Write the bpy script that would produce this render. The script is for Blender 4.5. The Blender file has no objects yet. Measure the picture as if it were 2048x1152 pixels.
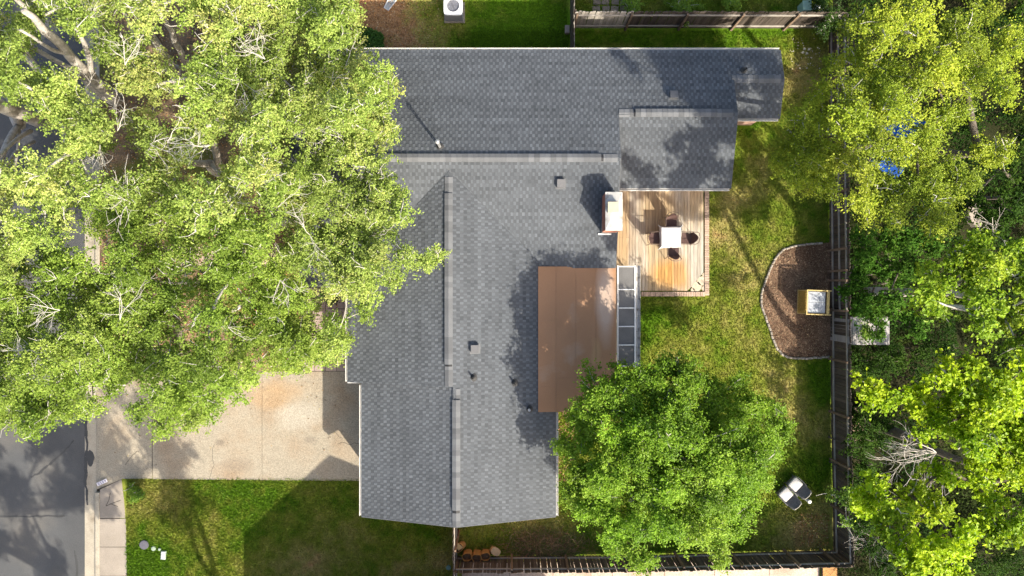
import bpy, math, random
import numpy as np
from mathutils import Vector

random.seed(7)
RNG = np.random.default_rng(7)
C = bpy.context.scene.collection
S = bpy.context.scene

# ------------------------------------------------------------------ camera, sky, sun, exposure
CAM_H = 30.0
FPX = 2048 * 24.0 / 36.0
cd = bpy.data.cameras.new('camera'); cd.lens = 24; cd.sensor_width = 36; cd.clip_end = 1000
cam = bpy.data.objects.new('camera', cd); C.objects.link(cam)
cam.location = (0, 0, CAM_H); S.camera = cam

SUN_DIR = Vector((-0.85, 1.15, -1.0)).normalized()
w = bpy.data.worlds.new('World'); S.world = w; w.use_nodes = True
nt = w.node_tree; nt.nodes.clear()
sky = nt.nodes.new('ShaderNodeTexSky'); sky.sky_type = 'NISHITA'; sky.sun_disc = False; sky.dust_density = 4.0; sky.ozone_density = 0.4
sky.sun_elevation = math.radians(35); sky.sun_rotation = math.radians(143.5)
bg = nt.nodes.new('ShaderNodeBackground'); bg.inputs['Strength'].default_value = 0.13
wo = nt.nodes.new('ShaderNodeOutputWorld')
nt.links.new(sky.outputs[0], bg.inputs[0]); nt.links.new(bg.outputs[0], wo.inputs[0])
ld = bpy.data.lights.new('sun', 'SUN'); ld.energy = 4.0; ld.angle = math.radians(0.55); ld.color = (1.0, 0.92, 0.78)
sun = bpy.data.objects.new('sun', ld); C.objects.link(sun)
sun.rotation_euler = SUN_DIR.to_track_quat('-Z', 'Y').to_euler()
S.view_settings.view_transform = 'Standard'; S.view_settings.look = 'None'
S.view_settings.exposure = 1.1; S.view_settings.gamma = 1.0; S.view_settings.use_curve_mapping = False

# ------------------------------------------------------------------ helpers
def P(px, py, z=0.0):
    k = (CAM_H - z) / FPX
    return ((px - 1024) * k, -(py - 576) * k)

def sm(x, s): return s * (CAM_H - x) / FPX

_lat = {}
def vnoise(x, y, scale, seed=0):
    if seed not in _lat: _lat[seed] = np.random.default_rng(1000 + seed).random((128, 128))
    L = _lat[seed]
    u = np.asarray(x) / scale + 500.37; v = np.asarray(y) / scale + 500.71
    i = np.floor(u).astype(int); j = np.floor(v).astype(int)
    fu = u - i; fv = v - j
    fu = fu * fu * (3 - 2 * fu); fv = fv * fv * (3 - 2 * fv)
    g = lambda a, b: L[a % 128, b % 128]
    return (g(i, j) * (1 - fu) + g(i + 1, j) * fu) * (1 - fv) + (g(i, j + 1) * (1 - fu) + g(i + 1, j + 1) * fu) * fv

def fbm(x, y, scale, seed=0, octv=4):
    t = 0; a = 1; s = 0
    for k in range(octv):
        t = t + a * vnoise(x, y, scale / 2 ** k, seed + 17 * k); s += a; a *= .55
    return t / s

def in_poly(x, y, poly):
    x = np.asarray(x); y = np.asarray(y); r = np.zeros(x.shape, bool)
    n = len(poly)
    for i in range(n):
        x0, y0 = poly[i]; x1, y1 = poly[(i + 1) % n]
        if y0 == y1: continue
        c = ((y0 > y) != (y1 > y)) & (x < (x1 - x0) * (y - y0) / (y1 - y0) + x0)
        r ^= c
    return r

def raw_mesh(name, co, faces_flat, sizes, cols=None):
    """co (N,3), faces_flat loop indices, sizes int or array, cols per face (M,3)"""
    me = bpy.data.meshes.new(name)
    co = np.ascontiguousarray(co, np.float32); fl = np.ascontiguousarray(faces_flat, np.int32)
    me.vertices.add(len(co)); me.vertices.foreach_set('co', co.ravel())
    me.loops.add(len(fl)); me.loops.foreach_set('vertex_index', fl)
    if np.isscalar(sizes): m = len(fl) // sizes; st = np.arange(m, dtype=np.int32) * sizes
    else:
        sizes = np.asarray(sizes); m = len(sizes); st = np.concatenate([[0], np.cumsum(sizes)[:-1]]).astype(np.int32)
    me.polygons.add(m); me.polygons.foreach_set('loop_start', st)
    me.polygons.foreach_set('use_smooth', np.zeros(m, bool))
    me.update(calc_edges=True)
    if cols is not None:
        a = me.attributes.new('Col', 'FLOAT_COLOR', 'FACE')
        c4 = np.ones((m, 4), np.float32); c4[:, :3] = cols
        a.data.foreach_set('color', c4.ravel())
    return me

def link(name, me, m=None, parent=None):
    o = bpy.data.objects.new(name, me); C.objects.link(o)
    if me is not None and m is not None and len(me.materials) == 0: me.materials.append(m)
    if parent is not None: o.parent = parent
    return o

def tag(o, label=None, cat=None, group=None, kind=None):
    if label: o['label'] = label
    if cat: o['category'] = cat
    if group: o['group'] = group
    if kind: o['kind'] = kind
    return o

def thing(name, label, cat, loc=(0, 0, 0), rz=0, group=None):
    o = bpy.data.objects.new(name, None); C.objects.link(o); o.empty_display_size = .1
    o.location = loc; o.rotation_euler = (0, 0, rz)
    return tag(o, label, cat, group)

def copy_tree(o, parent=None):
    c = o.copy(); C.objects.link(c); c.parent = parent
    for ch in list(o.children): copy_tree(ch, c)
    return c

class MB:
    def __init__(s): s.v = []; s.f = []; s.c = []
    def face(s, pts, col=None):
        b = len(s.v); s.v += [tuple(p) for p in pts]; s.f.append(list(range(b, b + len(pts)))); s.c.append(col or (1, 1, 1))
    def poly(s, verts, faces, col=None):
        b = len(s.v); s.v += [tuple(p) for p in verts]
        for f in faces: s.f.append([b + i for i in f]); s.c.append(col or (1, 1, 1))
    def box(s, x0, x1, y0, y1, z0, z1, col=None):
        v = [(x0, y0, z0), (x1, y0, z0), (x1, y1, z0), (x0, y1, z0), (x0, y0, z1), (x1, y0, z1), (x1, y1, z1), (x0, y1, z1)]
        s.poly(v, [(3, 2, 1, 0), (4, 5, 6, 7), (0, 1, 5, 4), (1, 2, 6, 5), (2, 3, 7, 6), (3, 0, 4, 7)], col)
    def bbox(s, x0, x1, y0, y1, z0, z1, b=.01, col=None):
        """box with bevelled top edges"""
        v = [(x0, y0, z0), (x1, y0, z0), (x1, y1, z0), (x0, y1, z0),
             (x0, y0, z1 - b), (x1, y0, z1 - b), (x1, y1, z1 - b), (x0, y1, z1 - b),
             (x0 + b, y0 + b, z1), (x1 - b, y0 + b, z1), (x1 - b, y1 - b, z1), (x0 + b, y1 - b, z1)]
        f = [(8, 9, 10, 11)]
        for i in range(4):
            j = (i + 1) % 4
            f.append((i, j, 4 + j, 4 + i)); f.append((4 + i, 4 + j, 8 + j, 8 + i))
        s.poly(v, f, col)
    def prism(s, poly, z0, z1, col=None):
        n = len(poly)
        z0f = z0 if callable(z0) else (lambda x, y: z0); z1f = z1 if callable(z1) else (lambda x, y: z1)
        a = sum(poly[i][0] * poly[(i + 1) % n][1] - poly[(i + 1) % n][0] * poly[i][1] for i in range(n))
        if a < 0: poly = poly[::-1]
        v = [(x, y, z0f(x, y)) for x, y in poly] + [(x, y, z1f(x, y)) for x, y in poly]
        f = [list(range(n))[::-1], list(range(n, 2 * n))] + [(i, (i + 1) % n, n + (i + 1) % n, n + i) for i in range(n)]
        s.poly(v, f, col)
    def tube(s, pts, radii, sides=6, cap=True, col=None):
        pts = [Vector(p) for p in pts]; n = len(pts)
        if not hasattr(radii, '__len__'): radii = [radii] * n
        b = len(s.v); up = None
        for i, p in enumerate(pts):
            d = (pts[min(i + 1, n - 1)] - pts[max(i - 1, 0)])
            if d.length < 1e-7: d = Vector((0, 0, 1))
            d.normalize()
            if up is None: up = d.orthogonal().normalized()
            else:
                up = up - d * up.dot(d)
                up = up.normalized() if up.length > 1e-5 else d.orthogonal().normalized()
            q = d.cross(up)
            for k in range(sides):
                t = 2 * math.pi * k / sides
                s.v.append(tuple(p + (up * math.cos(t) + q * math.sin(t)) * radii[i]))
        for i in range(n - 1):
            for k in range(sides):
                k2 = (k + 1) % sides
                s.f.append([b + i * sides + k, b + i * sides + k2, b + (i + 1) * sides + k2, b + (i + 1) * sides + k]); s.c.append(col or (1, 1, 1))
        if cap:
            s.f.append([b + k for k in range(sides)][::-1]); s.c.append(col or (1, 1, 1))
            s.f.append([b + (n - 1) * sides + k for k in range(sides)]); s.c.append(col or (1, 1, 1))
    def lathe(s, cx, cy, prof, sides=16, col=None):
        b = len(s.v); n = len(prof)
        for r, z in prof:
            for k in range(sides):
                t = 2 * math.pi * k / sides
                s.v.append((cx + r * math.cos(t), cy + r * math.sin(t), z))
        for i in range(n - 1):
            for k in range(sides):
                k2 = (k + 1) % sides
                s.f.append([b + i * sides + k, b + i * sides + k2, b + (i + 1) * sides + k2, b + (i + 1) * sides + k]); s.c.append(col or (1, 1, 1))
        s.f.append([b + (n - 1) * sides + k for k in range(sides)]); s.c.append(col or (1, 1, 1))
    def mesh(s, name):
        sizes = [len(f) for f in s.f]; fl = [i for f in s.f for i in f]
        return raw_mesh(name, np.array(s.v, float).reshape(-1, 3), fl, sizes, np.array(s.c, float).reshape(-1, 3))
    def build(s, name, m, parent=None, smooth=False, loc=None, kind=None):
        me = s.mesh(name)
        if smooth: me.polygons.foreach_set('use_smooth', np.ones(len(me.polygons), bool))
        o = link(name, me, m, parent)
        if loc: o.location = loc
        if kind: o['kind'] = kind
        return o

# ------------------------------------------------------------------ materials
MATS = {}
def mat(name, col=(.5, .5, .5), rough=.8, var=.15, scale=6.0, bump=.0, bscale=60.0, attr=False, objvar=0.0, metal=0.0, spec=.3,
        fine=0.0, fscale=120.0, stretch=None, tint=None, coat=0, stains=None, transl=0.0, tcol=None):
    m = bpy.data.materials.new(name); m.use_nodes = True; MATS[name] = m
    t = m.node_tree; N = t.nodes; L = t.links; b = N['Principled BSDF']
    b.inputs['Roughness'].default_value = rough; b.inputs['Metallic'].default_value = metal
    b.inputs['Specular IOR Level'].default_value = spec
    geo = N.new('ShaderNodeNewGeometry'); vec = geo.outputs['Position']
    if stretch:
        mp = N.new('ShaderNodeMapping'); mp.inputs['Scale'].default_value = stretch; L.new(vec, mp.inputs[0]); vecs = mp.outputs[0]
    else: vecs = vec
    if attr:
        a = N.new('ShaderNodeAttribute'); a.attribute_name = 'Col'
        mm = N.new('ShaderNodeMix'); mm.data_type = 'RGBA'; mm.blend_type = 'MULTIPLY'; mm.inputs[0].default_value = 1
        L.new(a.outputs['Color'], mm.inputs[6]); mm.inputs[7].default_value = (*col, 1); cur = mm.outputs[2]
    else:
        r = N.new('ShaderNodeRGB'); r.outputs[0].default_value = (*col, 1); cur = r.outputs[0]
    def mul(cur, fac_socket, lo, hi):
        mr = N.new('ShaderNodeMapRange'); L.new(fac_socket, mr.inputs[0])
        mr.inputs[1].default_value = .25; mr.inputs[2].default_value = .75
        mr.inputs[3].default_value = lo; mr.inputs[4].default_value = hi
        vm = N.new('ShaderNodeVectorMath'); vm.operation = 'SCALE'
        L.new(cur, vm.inputs[0]); L.new(mr.outputs[0], vm.inputs[3]); return vm.outputs[0]
    if var:
        n = N.new('ShaderNodeTexNoise'); n.inputs['Scale'].default_value = scale; n.inputs['Detail'].default_value = 5
        L.new(vecs, n.inputs['Vector']); cur = mul(cur, n.outputs['Fac'], 1 - var, 1 + var)
    if tint:
        n = N.new('ShaderNodeTexNoise'); n.inputs['Scale'].default_value = tint[1]; n.inputs['Detail'].default_value = 4
        L.new(vecs, n.inputs['Vector'])
        mr = N.new('ShaderNodeMapRange'); L.new(n.outputs['Fac'], mr.inputs[0]); mr.inputs[1].default_value = tint[2]; mr.inputs[2].default_value = tint[3]
        mm = N.new('ShaderNodeMix'); mm.data_type = 'RGBA'; L.new(mr.outputs[0], mm.inputs[0]); L.new(cur, mm.inputs[6]); mm.inputs[7].default_value = (*tint[0], 1); cur = mm.outputs[2]
    for st in (stains or []):
        # st: (x, y, rx, ry, colour, strength): a stain with its own shape at a place on the surface
        sx, sy, rx, ry, sc, k = st
        mp = N.new('ShaderNodeMapping'); mp.inputs['Location'].default_value = (-sx / rx, -sy / ry, 0); mp.inputs['Scale'].default_value = (1 / rx, 1 / ry, 0)
        L.new(vec, mp.inputs[0])
        ln = N.new('ShaderNodeVectorMath'); ln.operation = 'LENGTH'; L.new(mp.outputs[0], ln.inputs[0])
        n = N.new('ShaderNodeTexNoise'); n.inputs['Scale'].default_value = 1.6 / max(rx, ry) ; n.inputs['Detail'].default_value = 5; L.new(vecs, n.inputs['Vector'])
        ad = N.new('ShaderNodeMath'); ad.operation = 'ADD'; L.new(ln.outputs['Value'], ad.inputs[0]); L.new(n.outputs['Fac'], ad.inputs[1])
        mr = N.new('ShaderNodeMapRange'); L.new(ad.outputs[0], mr.inputs[0]); mr.inputs[1].default_value = 1.55; mr.inputs[2].default_value = .95; mr.inputs[3].default_value = 0; mr.inputs[4].default_value = k
        mm = N.new('ShaderNodeMix'); mm.data_type = 'RGBA'; L.new(mr.outputs[0], mm.inputs[0]); L.new(cur, mm.inputs[6]); mm.inputs[7].default_value = (*sc, 1); cur = mm.outputs[2]
    if fine:
        n = N.new('ShaderNodeTexNoise'); n.inputs['Scale'].default_value = fscale; n.inputs['Detail'].default_value = 3
        L.new(vecs, n.inputs['Vector']); cur = mul(cur, n.outputs['Fac'], 1 - fine, 1 + fine)
    if objvar:
        oi = N.new('ShaderNodeObjectInfo')
        mr = N.new('ShaderNodeMapRange'); L.new(oi.outputs['Random'], mr.inputs[0]); mr.inputs[3].default_value = 1 - objvar; mr.inputs[4].default_value = 1 + objvar
        vm = N.new('ShaderNodeVectorMath'); vm.operation = 'SCALE'; L.new(cur, vm.inputs[0]); L.new(mr.outputs[0], vm.inputs[3]); cur = vm.outputs[0]
    L.new(cur, b.inputs['Base Color'])
    if bump:
        n = N.new('ShaderNodeTexNoise'); n.inputs['Scale'].default_value = bscale; n.inputs['Detail'].default_value = 4; L.new(vecs, n.inputs['Vector'])
        bp = N.new('ShaderNodeBump'); bp.inputs['Strength'].default_value = bump; bp.inputs['Distance'].default_value = .02
        L.new(n.outputs['Fac'], bp.inputs['Height']); L.new(bp.outputs[0], b.inputs['Normal'])
    if transl:
        tr = N.new('ShaderNodeBsdfTranslucent')
        vm = N.new('ShaderNodeVectorMath'); vm.operation = 'MULTIPLY'; L.new(cur, vm.inputs[0]); vm.inputs[1].default_value = tcol or (1.25, 1.2, .5)
        L.new(vm.outputs[0], tr.inputs['Color'])
        mx = N.new('ShaderNodeMixShader'); mx.inputs[0].default_value = transl
        L.new(b.outputs[0], mx.inputs[1]); L.new(tr.outputs[0], mx.inputs[2]); L.new(mx.outputs[0], N['Material Output'].inputs['Surface'])
    return m

M_leaf = mat('leaf', (1.8, 1.8, 1.75), .5, .0, attr=True, spec=.26, transl=.30)
M_leaf_d = mat('dark_leaf', (1.8, 1.8, 1.75), .6, .0, attr=True, spec=.08, transl=.25)
M_grass = mat('grass_blade', (1, 1, 1), .6, .0, attr=True, spec=.2, transl=.25)
M_litter = mat('dry_leaf', (1, 1, 1), .8, .0, attr=True, spec=.15)
M_bark = mat('bark', (.44, .405, .355), .9, .35, 5, bump=.6, bscale=30, fine=.3, fscale=40)
M_bark_d = mat('dark_bark', (.12, .10, .08), .9, .3, 5, bump=.5, bscale=30)
M_twig = mat('pale_twig', (.52, .49, .44), .85, .2, 6)
M_soil = mat('lawn_soil', (1, 1, 1), .95, .12, 3, attr=True, fine=.35, fscale=22, bump=.8, bscale=35, spec=.1)
M_earth = mat('earth', (.12, .095, .065), .95, .3, .3, fine=.35, fscale=10, spec=.1)
M_shingle = mat('roof_shingle', (1, 1, 1), .85, .11, .45, attr=True, fine=.22, fscale=70, spec=.25, bump=.25, bscale=120)
M_deckroof = mat('roof_underlay', (.11, .115, .12), .9, .1, 5)
M_cap = mat('ridge_shingle', (.135, .14, .147), .85, .1, 2, objvar=.22, fine=.2, fscale=70, spec=.25)
M_white = mat('white_paint', (.78, .77, .74), .5, .08, 8)
M_dirtywhite = mat('weathered_white', (.72, .70, .66), .6, .12, 6, tint=((.30, .28, .24), 5, .62, .8))
M_wall = mat('brick_wall', (.34, .22, .17), .9, .15, 6)
M_black = mat('black_metal', (.03, .03, .032), .5, .1, 10)
M_vent = mat('grey_vent_metal', (.11, .11, .115), .45, .1, 12, spec=.5)
M_pipe = mat('galvanised_pipe', (.50, .50, .50), .4, .15, 20, metal=.6)
M_rubber = mat('rubber_collar', (.05, .05, .05), .7, .1, 20)

# ------------------------------------------------------------------ the ground: one sheet, then lawns, paving, road
def sheet(name, poly, z, m, parent=None, kind='structure', thick=None):
    b = MB()
    if thick: b.prism(poly, z - thick, z)
    else:
        n = len(poly); a = sum(poly[i][0] * poly[(i + 1) % n][1] - poly[(i + 1) % n][0] * poly[i][1] for i in range(n))
        b.face([(x, y, z) for x, y in (poly if a > 0 else poly[::-1])])
    return b.build(name, m, parent, kind=kind)

sheet('ground', [(-400, -400), (400, -400), (400, 400), (-400, 400)], -.17, M_earth)

def pp(*pts, z=0.0): return [P(x, y, z) for x, y in pts]

ROADX = P(166, 0)[0]          # edge of the asphalt
# patches: (px, py, radius_px, weight) on a lawn: + goes tan and dry, - goes lush
PATCH = [(1440, 470, 50, .5), (1500, 560, 70, .28), (1380, 720, 80, .3), (1560, 760, 50, .45), (1590, 840, 60, .5), (1480, 620, 60, .2), (1640, 880, 40, .25),
         (1470, 400, 40, .5), (1590, 150, 60, .55), (1520, 330, 40, .4), (1640, 110, 45, .5), (1300, 650, 40, -.2), (1430, 700, 60, -.2), (1620, 930, 50, -.35), (1640, 780, 40, -.4),
         (1400, 60, 60, -.3), (1300, 75, 50, -.2), (1500, 75, 60, -.35), (1620, 1050, 60, .55), (1590, 1090, 40, .6), (1560, 1000, 40, .0),
         (560, 1120, 40, .5), (630, 1130, 40, .5), (700, 1090, 60, .25), (810, 1120, 50, .3), (640, 990, 50, -.1), (720, 1130, 60, -.3), (480, 1000, 50, -.2), (300, 1130, 60, -.5), (330, 980, 40, .2),
         (400, 1060, 60, .1), (850, 1080, 40, -.2), (960, 1040, 60, .3), (1060, 1050, 60, .35), (880, 1120, 30, .5),
         (960, 60, 90, -.75), (1080, 60, 70, -.7), (850, 35, 40, -.3), (780, 20, 90, .9), (720, 40, 60, 1.0), (830, 90, 60, .7), (900, 30, 50, .45), (1000, 20, 60, .4),
         (350, 600, 200, .3), (600, 120, 120, .5)]
PATCH_W = [(*P(a, b), c * .02198, d) for a, b, c, d in PATCH]

LUSH = np.array([.085, .170, .008]); MID = np.array([.19, .225, .030]); DRY = np.array([.33, .285, .095]); SOIL = np.array([.32, .185, .09])
def lawn_dry(x, y):
    n = .22 + .8 * (fbm(x, y, 1.6, 3) - .5) + .75 * (fbm(x, y, .35, 5, 3) - .5)
    for (a, b, r, k) in PATCH_W:
        n = n + k * np.exp(-(((x - a) ** 2 + (y - b) ** 2) / (r * r)))
    return n

def lawn_col(x, y, bias=0.0):
    t = np.clip(lawn_dry(x, y) + bias, 0, 1.6)[..., None]
    c = np.where(t < .4, LUSH + (MID - LUSH) * (t / .4), np.where(t < .95, MID + (DRY - MID) * ((t - .4) / .55), DRY + (SOIL - DRY) * np.clip((t - .95) / .4, 0, 1)))
    return c
def litter_col(x, y, bias=0.0):
    n = np.clip((fbm(x, y, .9, 9) - .28) * 2.2, 0, 1)[..., None]; m = np.clip((fbm(x, y, 2.2, 11) - .50) * 5, 0, 1)[..., None]
    a = np.array([.12, .085, .055]) * (1 - n) + np.array([.30, .205, .125]) * n
    return a * (1 - .7 * m) + np.array([.15, .18, .025]) * .7 * m
def woods_col(x, y, bias=0.0):  # floor colour kept very dark as painted shade below the trees
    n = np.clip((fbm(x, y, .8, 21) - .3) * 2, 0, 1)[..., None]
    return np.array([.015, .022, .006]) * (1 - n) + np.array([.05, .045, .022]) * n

def terrain(name, x0, x1, y0, y1, res, fn, holes=(), z=0.0, bias=0.0, rough=.012):
    nx = int((x1 - x0) / res) + 1; ny = int((y1 - y0) / res) + 1
    X, Y = np.meshgrid(np.linspace(x0, x1, nx), np.linspace(y0, y1, ny))
    Z = z - rough + rough * fbm(X, Y, .5, 31)
    co = np.stack([X, Y, Z], -1).reshape(-1, 3)
    i = np.arange(nx - 1); j = np.arange(ny - 1); I, J = np.meshgrid(i, j); a = (J * nx + I).ravel()
    q = np.stack([a, a + 1, a + nx + 1, a + nx], -1)
    cx = co[q, 0].mean(1); cy = co[q, 1].mean(1)
    keep = np.ones(len(q), bool)
    for h in holes: keep &= ~in_poly(cx, cy, h)
    q = q[keep]; cols = fn(cx[keep], cy[keep], bias)
    o = link(name, raw_mesh(name, co, q.ravel(), 4, cols), M_soil); o['kind'] = 'structure'
    me = o.data; me.polygons.foreach_set('use_smooth', np.ones(len(me.polygons), bool))
    return o

G0_ = P(190, 0)[0]
EX = P(1664, 0)[0]          # line of the fence to the wood
LX = P(253, 0)[0]
terrain('lawn', -2.45, 14.1, -11.75, 11.45, .11, lawn_col)
terrain('front_lawn', LX - .3, -2.45, -30, -8.25, .11, lawn_col, bias=.10)
terrain('front_yard', G0_ + .1, -6.0, -8.25, 9.0, .13, litter_col, holes=[pp((150, 753), (1000, 753), (1000, 1300), (150, 1300))])
terrain('neighbour_lawn', G0_ + .1, 2.6, 9.0, 24, .12, lambda x, y, b: np.where((x < -6.9)[..., None], litter_col(x, y), lawn_col(x, y, .08) * 1.35))  # strip beside the house lifted in colour to lighten its shade
terrain('neighbour_garden', 2.6, 14.1, 11.45, 24, .13, lambda x, y, b: lawn_col(x, y, .15))
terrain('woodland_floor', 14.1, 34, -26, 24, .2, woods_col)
terrain('side_yard', -2.45, 14.1, -30, -11.75, .2, lambda x, y, b: lawn_col(x, y, .3), z=-.03)

def grass(name, label, zone, n, fn, hole_fn=None, h=(.03, .085), wd=.022, bias=0.0, bright=1.0, grp=None, z=0.0):
    x0, x1, y0, y1 = zone
    x = RNG.uniform(x0, x1, n); y = RNG.uniform(y0, y1, n)
    if hole_fn is not None:
        k = hole_fn(x, y); x = x[k]; y = y[k]
    d = lawn_dry(x, y); k = RNG.random(len(x)) > np.clip((d - .75) * 1.3, 0, .8); x = x[k]; y = y[k]
    n = len(x)
    th = RNG.uniform(0, 2 * np.pi, n); hh = RNG.uniform(*h, n); lean = RNG.uniform(.2, 1.5, n) * hh; th2 = th + RNG.normal(np.pi / 2, .6, n)
    ww = wd * RNG.uniform(.6, 1.4, n)
    a = np.stack([x - np.cos(th) * ww, y - np.sin(th) * ww, np.full(n, z - .012)], -1)
    b = np.stack([x + np.cos(th) * ww, y + np.sin(th) * ww, np.full(n, z - .012)], -1)
    c = np.stack([x + np.cos(th2) * lean, y + np.sin(th2) * lean, z + hh], -1)
    co = np.stack([a, b, c], 1).reshape(-1, 3)
    col = fn(x, y, bias) * RNG.uniform(.65, 1.45, (n, 1)) * bright
    o = link(name, raw_mesh(name, co, np.arange(3 * n), 3, col), M_grass)
    return tag(o, label, 'grass', None, 'stuff')

HOUSE_XY = [(-8.2, 9.2), (10.5, 9.2), (10.5, 7.1), (8.5, 7.1), (8.5, 4.3), (8.45, -.45), (3.9, -.45), (5.6, -3.6), (5.6, 0), (3.9, -3.6), (1.5, -5), (1.5, -8.9), (-5.75, -8.9), (-5.75, -4.1), (-6.3, -4.1), (-6.3, .6), (-8.2, .6)]
BED = pp((1664, 484), (1640, 487), (1590, 491), (1563, 500), (1548, 520), (1536, 548), (1524, 580), (1520, 605), (1531, 635), (1540, 660), (1549, 690), (1562, 708), (1580, 716), (1615, 717), (1664, 713))
def not_house(x, y): return ~in_poly(x, y, [(-6, 9.3), (10.6, 9.3), (10.6, 7.0), (8.6, 7.0), (8.6, -.35), (5.5, -.35), (5.5, -3.4), (3.9, -3.4), (1.6, -4.8), (1.6, -9.0), (-6, -9)]) & ~in_poly(x, y, BED)
grass('grass', 'patchy green and straw coloured grass of the fenced back yard', (-2.4, 13.95, -11.6, 11.3), 230000, lawn_col, not_house)
grass('grass', 'mown green grass of the front lawn beside the driveway', (LX, -2.5, -12.9, P(0, 958)[1]), 80000, lawn_col, lambda x, y: ~((x > -5.85) & (y > -8.9)), bias=.10)
grass('grass', 'grass of the neighbouring yard around the white air conditioner', (-7.0, 2.4, 9.4, 13.6), 38000, lawn_col, bias=.08, bright=1.35)  # blades brightened in colour too, against the house shadow
grass('grass', 'grass behind the plank fence near the green utility cabinet', (2.7, 14, 11.55, 13.6), 22000, lawn_col, bias=.15)

# --- road, gutter, kerb, pavement, driveway
M_asph = mat('asphalt', (.092, .094, .096), .85, .18, .5, fine=.30, fscale=45, bump=.5, bscale=90, tint=((.15, .14, .125), .35, .5, .75), spec=.2)
M_tar = mat('tar_seam', (.06, .06, .06), .7, .15, 4)
M_conc = mat('concrete', (.33, .285, .235), .85, .14, 1.2, fine=.15, fscale=30, bump=.3, bscale=70, tint=((.28, .24, .19), 1.1, .55, .8), spec=.15)
M_conc2 = mat('kerb_concrete', (.40, .355, .28), .85, .12, 2.0, fine=.2, fscale=30, tint=((.24, .20, .15), 1.6, .55, .8), spec=.15)
M_agg = mat('aggregate_concrete', (.355, .31, .238), .85, .10, .7, fine=.34, fscale=24, bump=.5, bscale=60, spec=.15,
            stains=[(*P(545, 795), 1.3, .75, (.40, .25, .12), .45), (*P(560, 775), 1.9, .45, (.40, .27, .15), .3), (*P(700, 905), .8, .5, (.40, .31, .22), .4), (*P(440, 885), .25, .18, (.14, .12, .10), .5), (*P(475, 930), .9, .35, (.24, .19, .14), .45), (*P(620, 880), .35, .2, (.17, .14, .11), .4), (*P(600, 830), 1.2, .8, (.46, .42, .35), .5)],
            tint=((.31, .235, .16), .7, .46, .72))
M_joint = mat('joint_soil', (.07, .055, .04), .95, .2, 5)
G0 = P(190, 0)[0]
road = sheet('road', [(-60, -60), (ROADX, -60), (ROADX, 60), (-60, 60)], -.13, M_asph)
gut = sheet('gutter', [(ROADX, -60), (G0, -60), (G0, 60), (ROADX, 60)], -.126, M_conc2, thick=.04)
for k, (pts, wd) in enumerate([([(0, 1032), (60, 1033), (118, 1032), (130, 1032)], .045), ([(62, 955), (80, 945), (95, 932), (110, 918), (125, 905), (140, 890), (148, 880)], .05),
                          ([(172, 835), (174, 900), (171, 960), (175, 1010)], .07), ([(150, 1100), (154, 1152), (158, 1180)], .05)]):
    b = MB(); pw = [Vector((*P(x, y, -.126), -.1255)) for x, y in pts]
    # densify with wobble
    q = []
    for i in range(len(pw) - 1):
        for t in np.linspace(0, 1, 6)[:-1]: q.append(pw[i].lerp(pw[i + 1], t) + Vector((random.uniform(-.03, .03), random.uniform(-.03, .03), 0)))
    q.append(pw[-1])
    for i in range(len(q) - 1):
        d = (q[i + 1] - q[i]).normalized(); nrm = Vector((-d.y, d.x, 0)); w0 = wd * random.uniform(.4, 1.2); w1 = w0
        zz = Vector((0, 0, .006 if k == 2 else .0015))
        b.face([q[i] - nrm * w0 + zz, q[i + 1] - nrm * w1 + zz, q[i + 1] + nrm * w1 + zz, q[i] + nrm * w0 + zz])
    b.build('crack_seal', M_tar, road)
b = MB(); cx, cy = P(181, 916, -.12); pts = []
for k in range(14):
    t = 2 * math.pi * k / 14; pts.append((cx + .16 * math.cos(t) * random.uniform(.8, 1.15), cy + .36 * math.sin(t) * random.uniform(.85, 1.1)))
b.prism(pts, -.127, -.118); b.build('asphalt_patch', M_tar, road)

# kerb stretches (south of driveway, and north, under the trees)
kerb = MB(); kerb.bbox(G0, P(199, 0)[0], -60, P(0, 985)[1], -.13, .012, .02); kerb.bbox(G0, P(199, 0)[0], P(0, 742)[1], 60, -.13, .012, .02)
kb = kerb.build('kerb', M_conc2, kind='structure')
# pavement
base = sheet('pavement', [P(199, 978), P(243, 958), P(251, 1010), P(253, 1060), (P(255, 0)[0], -40), (P(199, 0)[0], -40)], -.02, M_joint)
ys = [978, 1037, 1094, 1152, 1210, 1270]
def sl(b, pts, z0, z1): b.prism(pts, z0, z1)
for i in range(len(ys) - 1):
    b = MB()
    if i == 0: pts = [P(200, 979), P(243, 959), P(248, 1000), P(250.5, 1036), P(200, 1036)]
    else: pts = [P(200, ys[i] + .5), P(250.5 + min(i, 2), ys[i] + .5), P(252 + min(i, 2), ys[i + 1] - .5), P(200, ys[i + 1] - .5)]
    b.prism(pts, -.1, .006 + .002 * i); b.build('paving_slab', M_conc, base)
b = MB()
for seg in ([(221, 985), (218, 1000), (212, 1012)], [(212, 1012), (226, 1006), (242, 1000)], [(220, 1007), (236, 1013)]):
    pw = [Vector((*P(x, y), .0075)) for x, y in seg]
    for i in range(len(pw) - 1):
        d = (pw[i + 1] - pw[i]).normalized(); nrm = Vector((-d.y, d.x, 0)) * .012
        b.face([pw[i] - nrm, pw[i + 1] - nrm, pw[i + 1] + nrm, pw[i] + nrm])
b.build('crack', M_joint, base)
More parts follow.
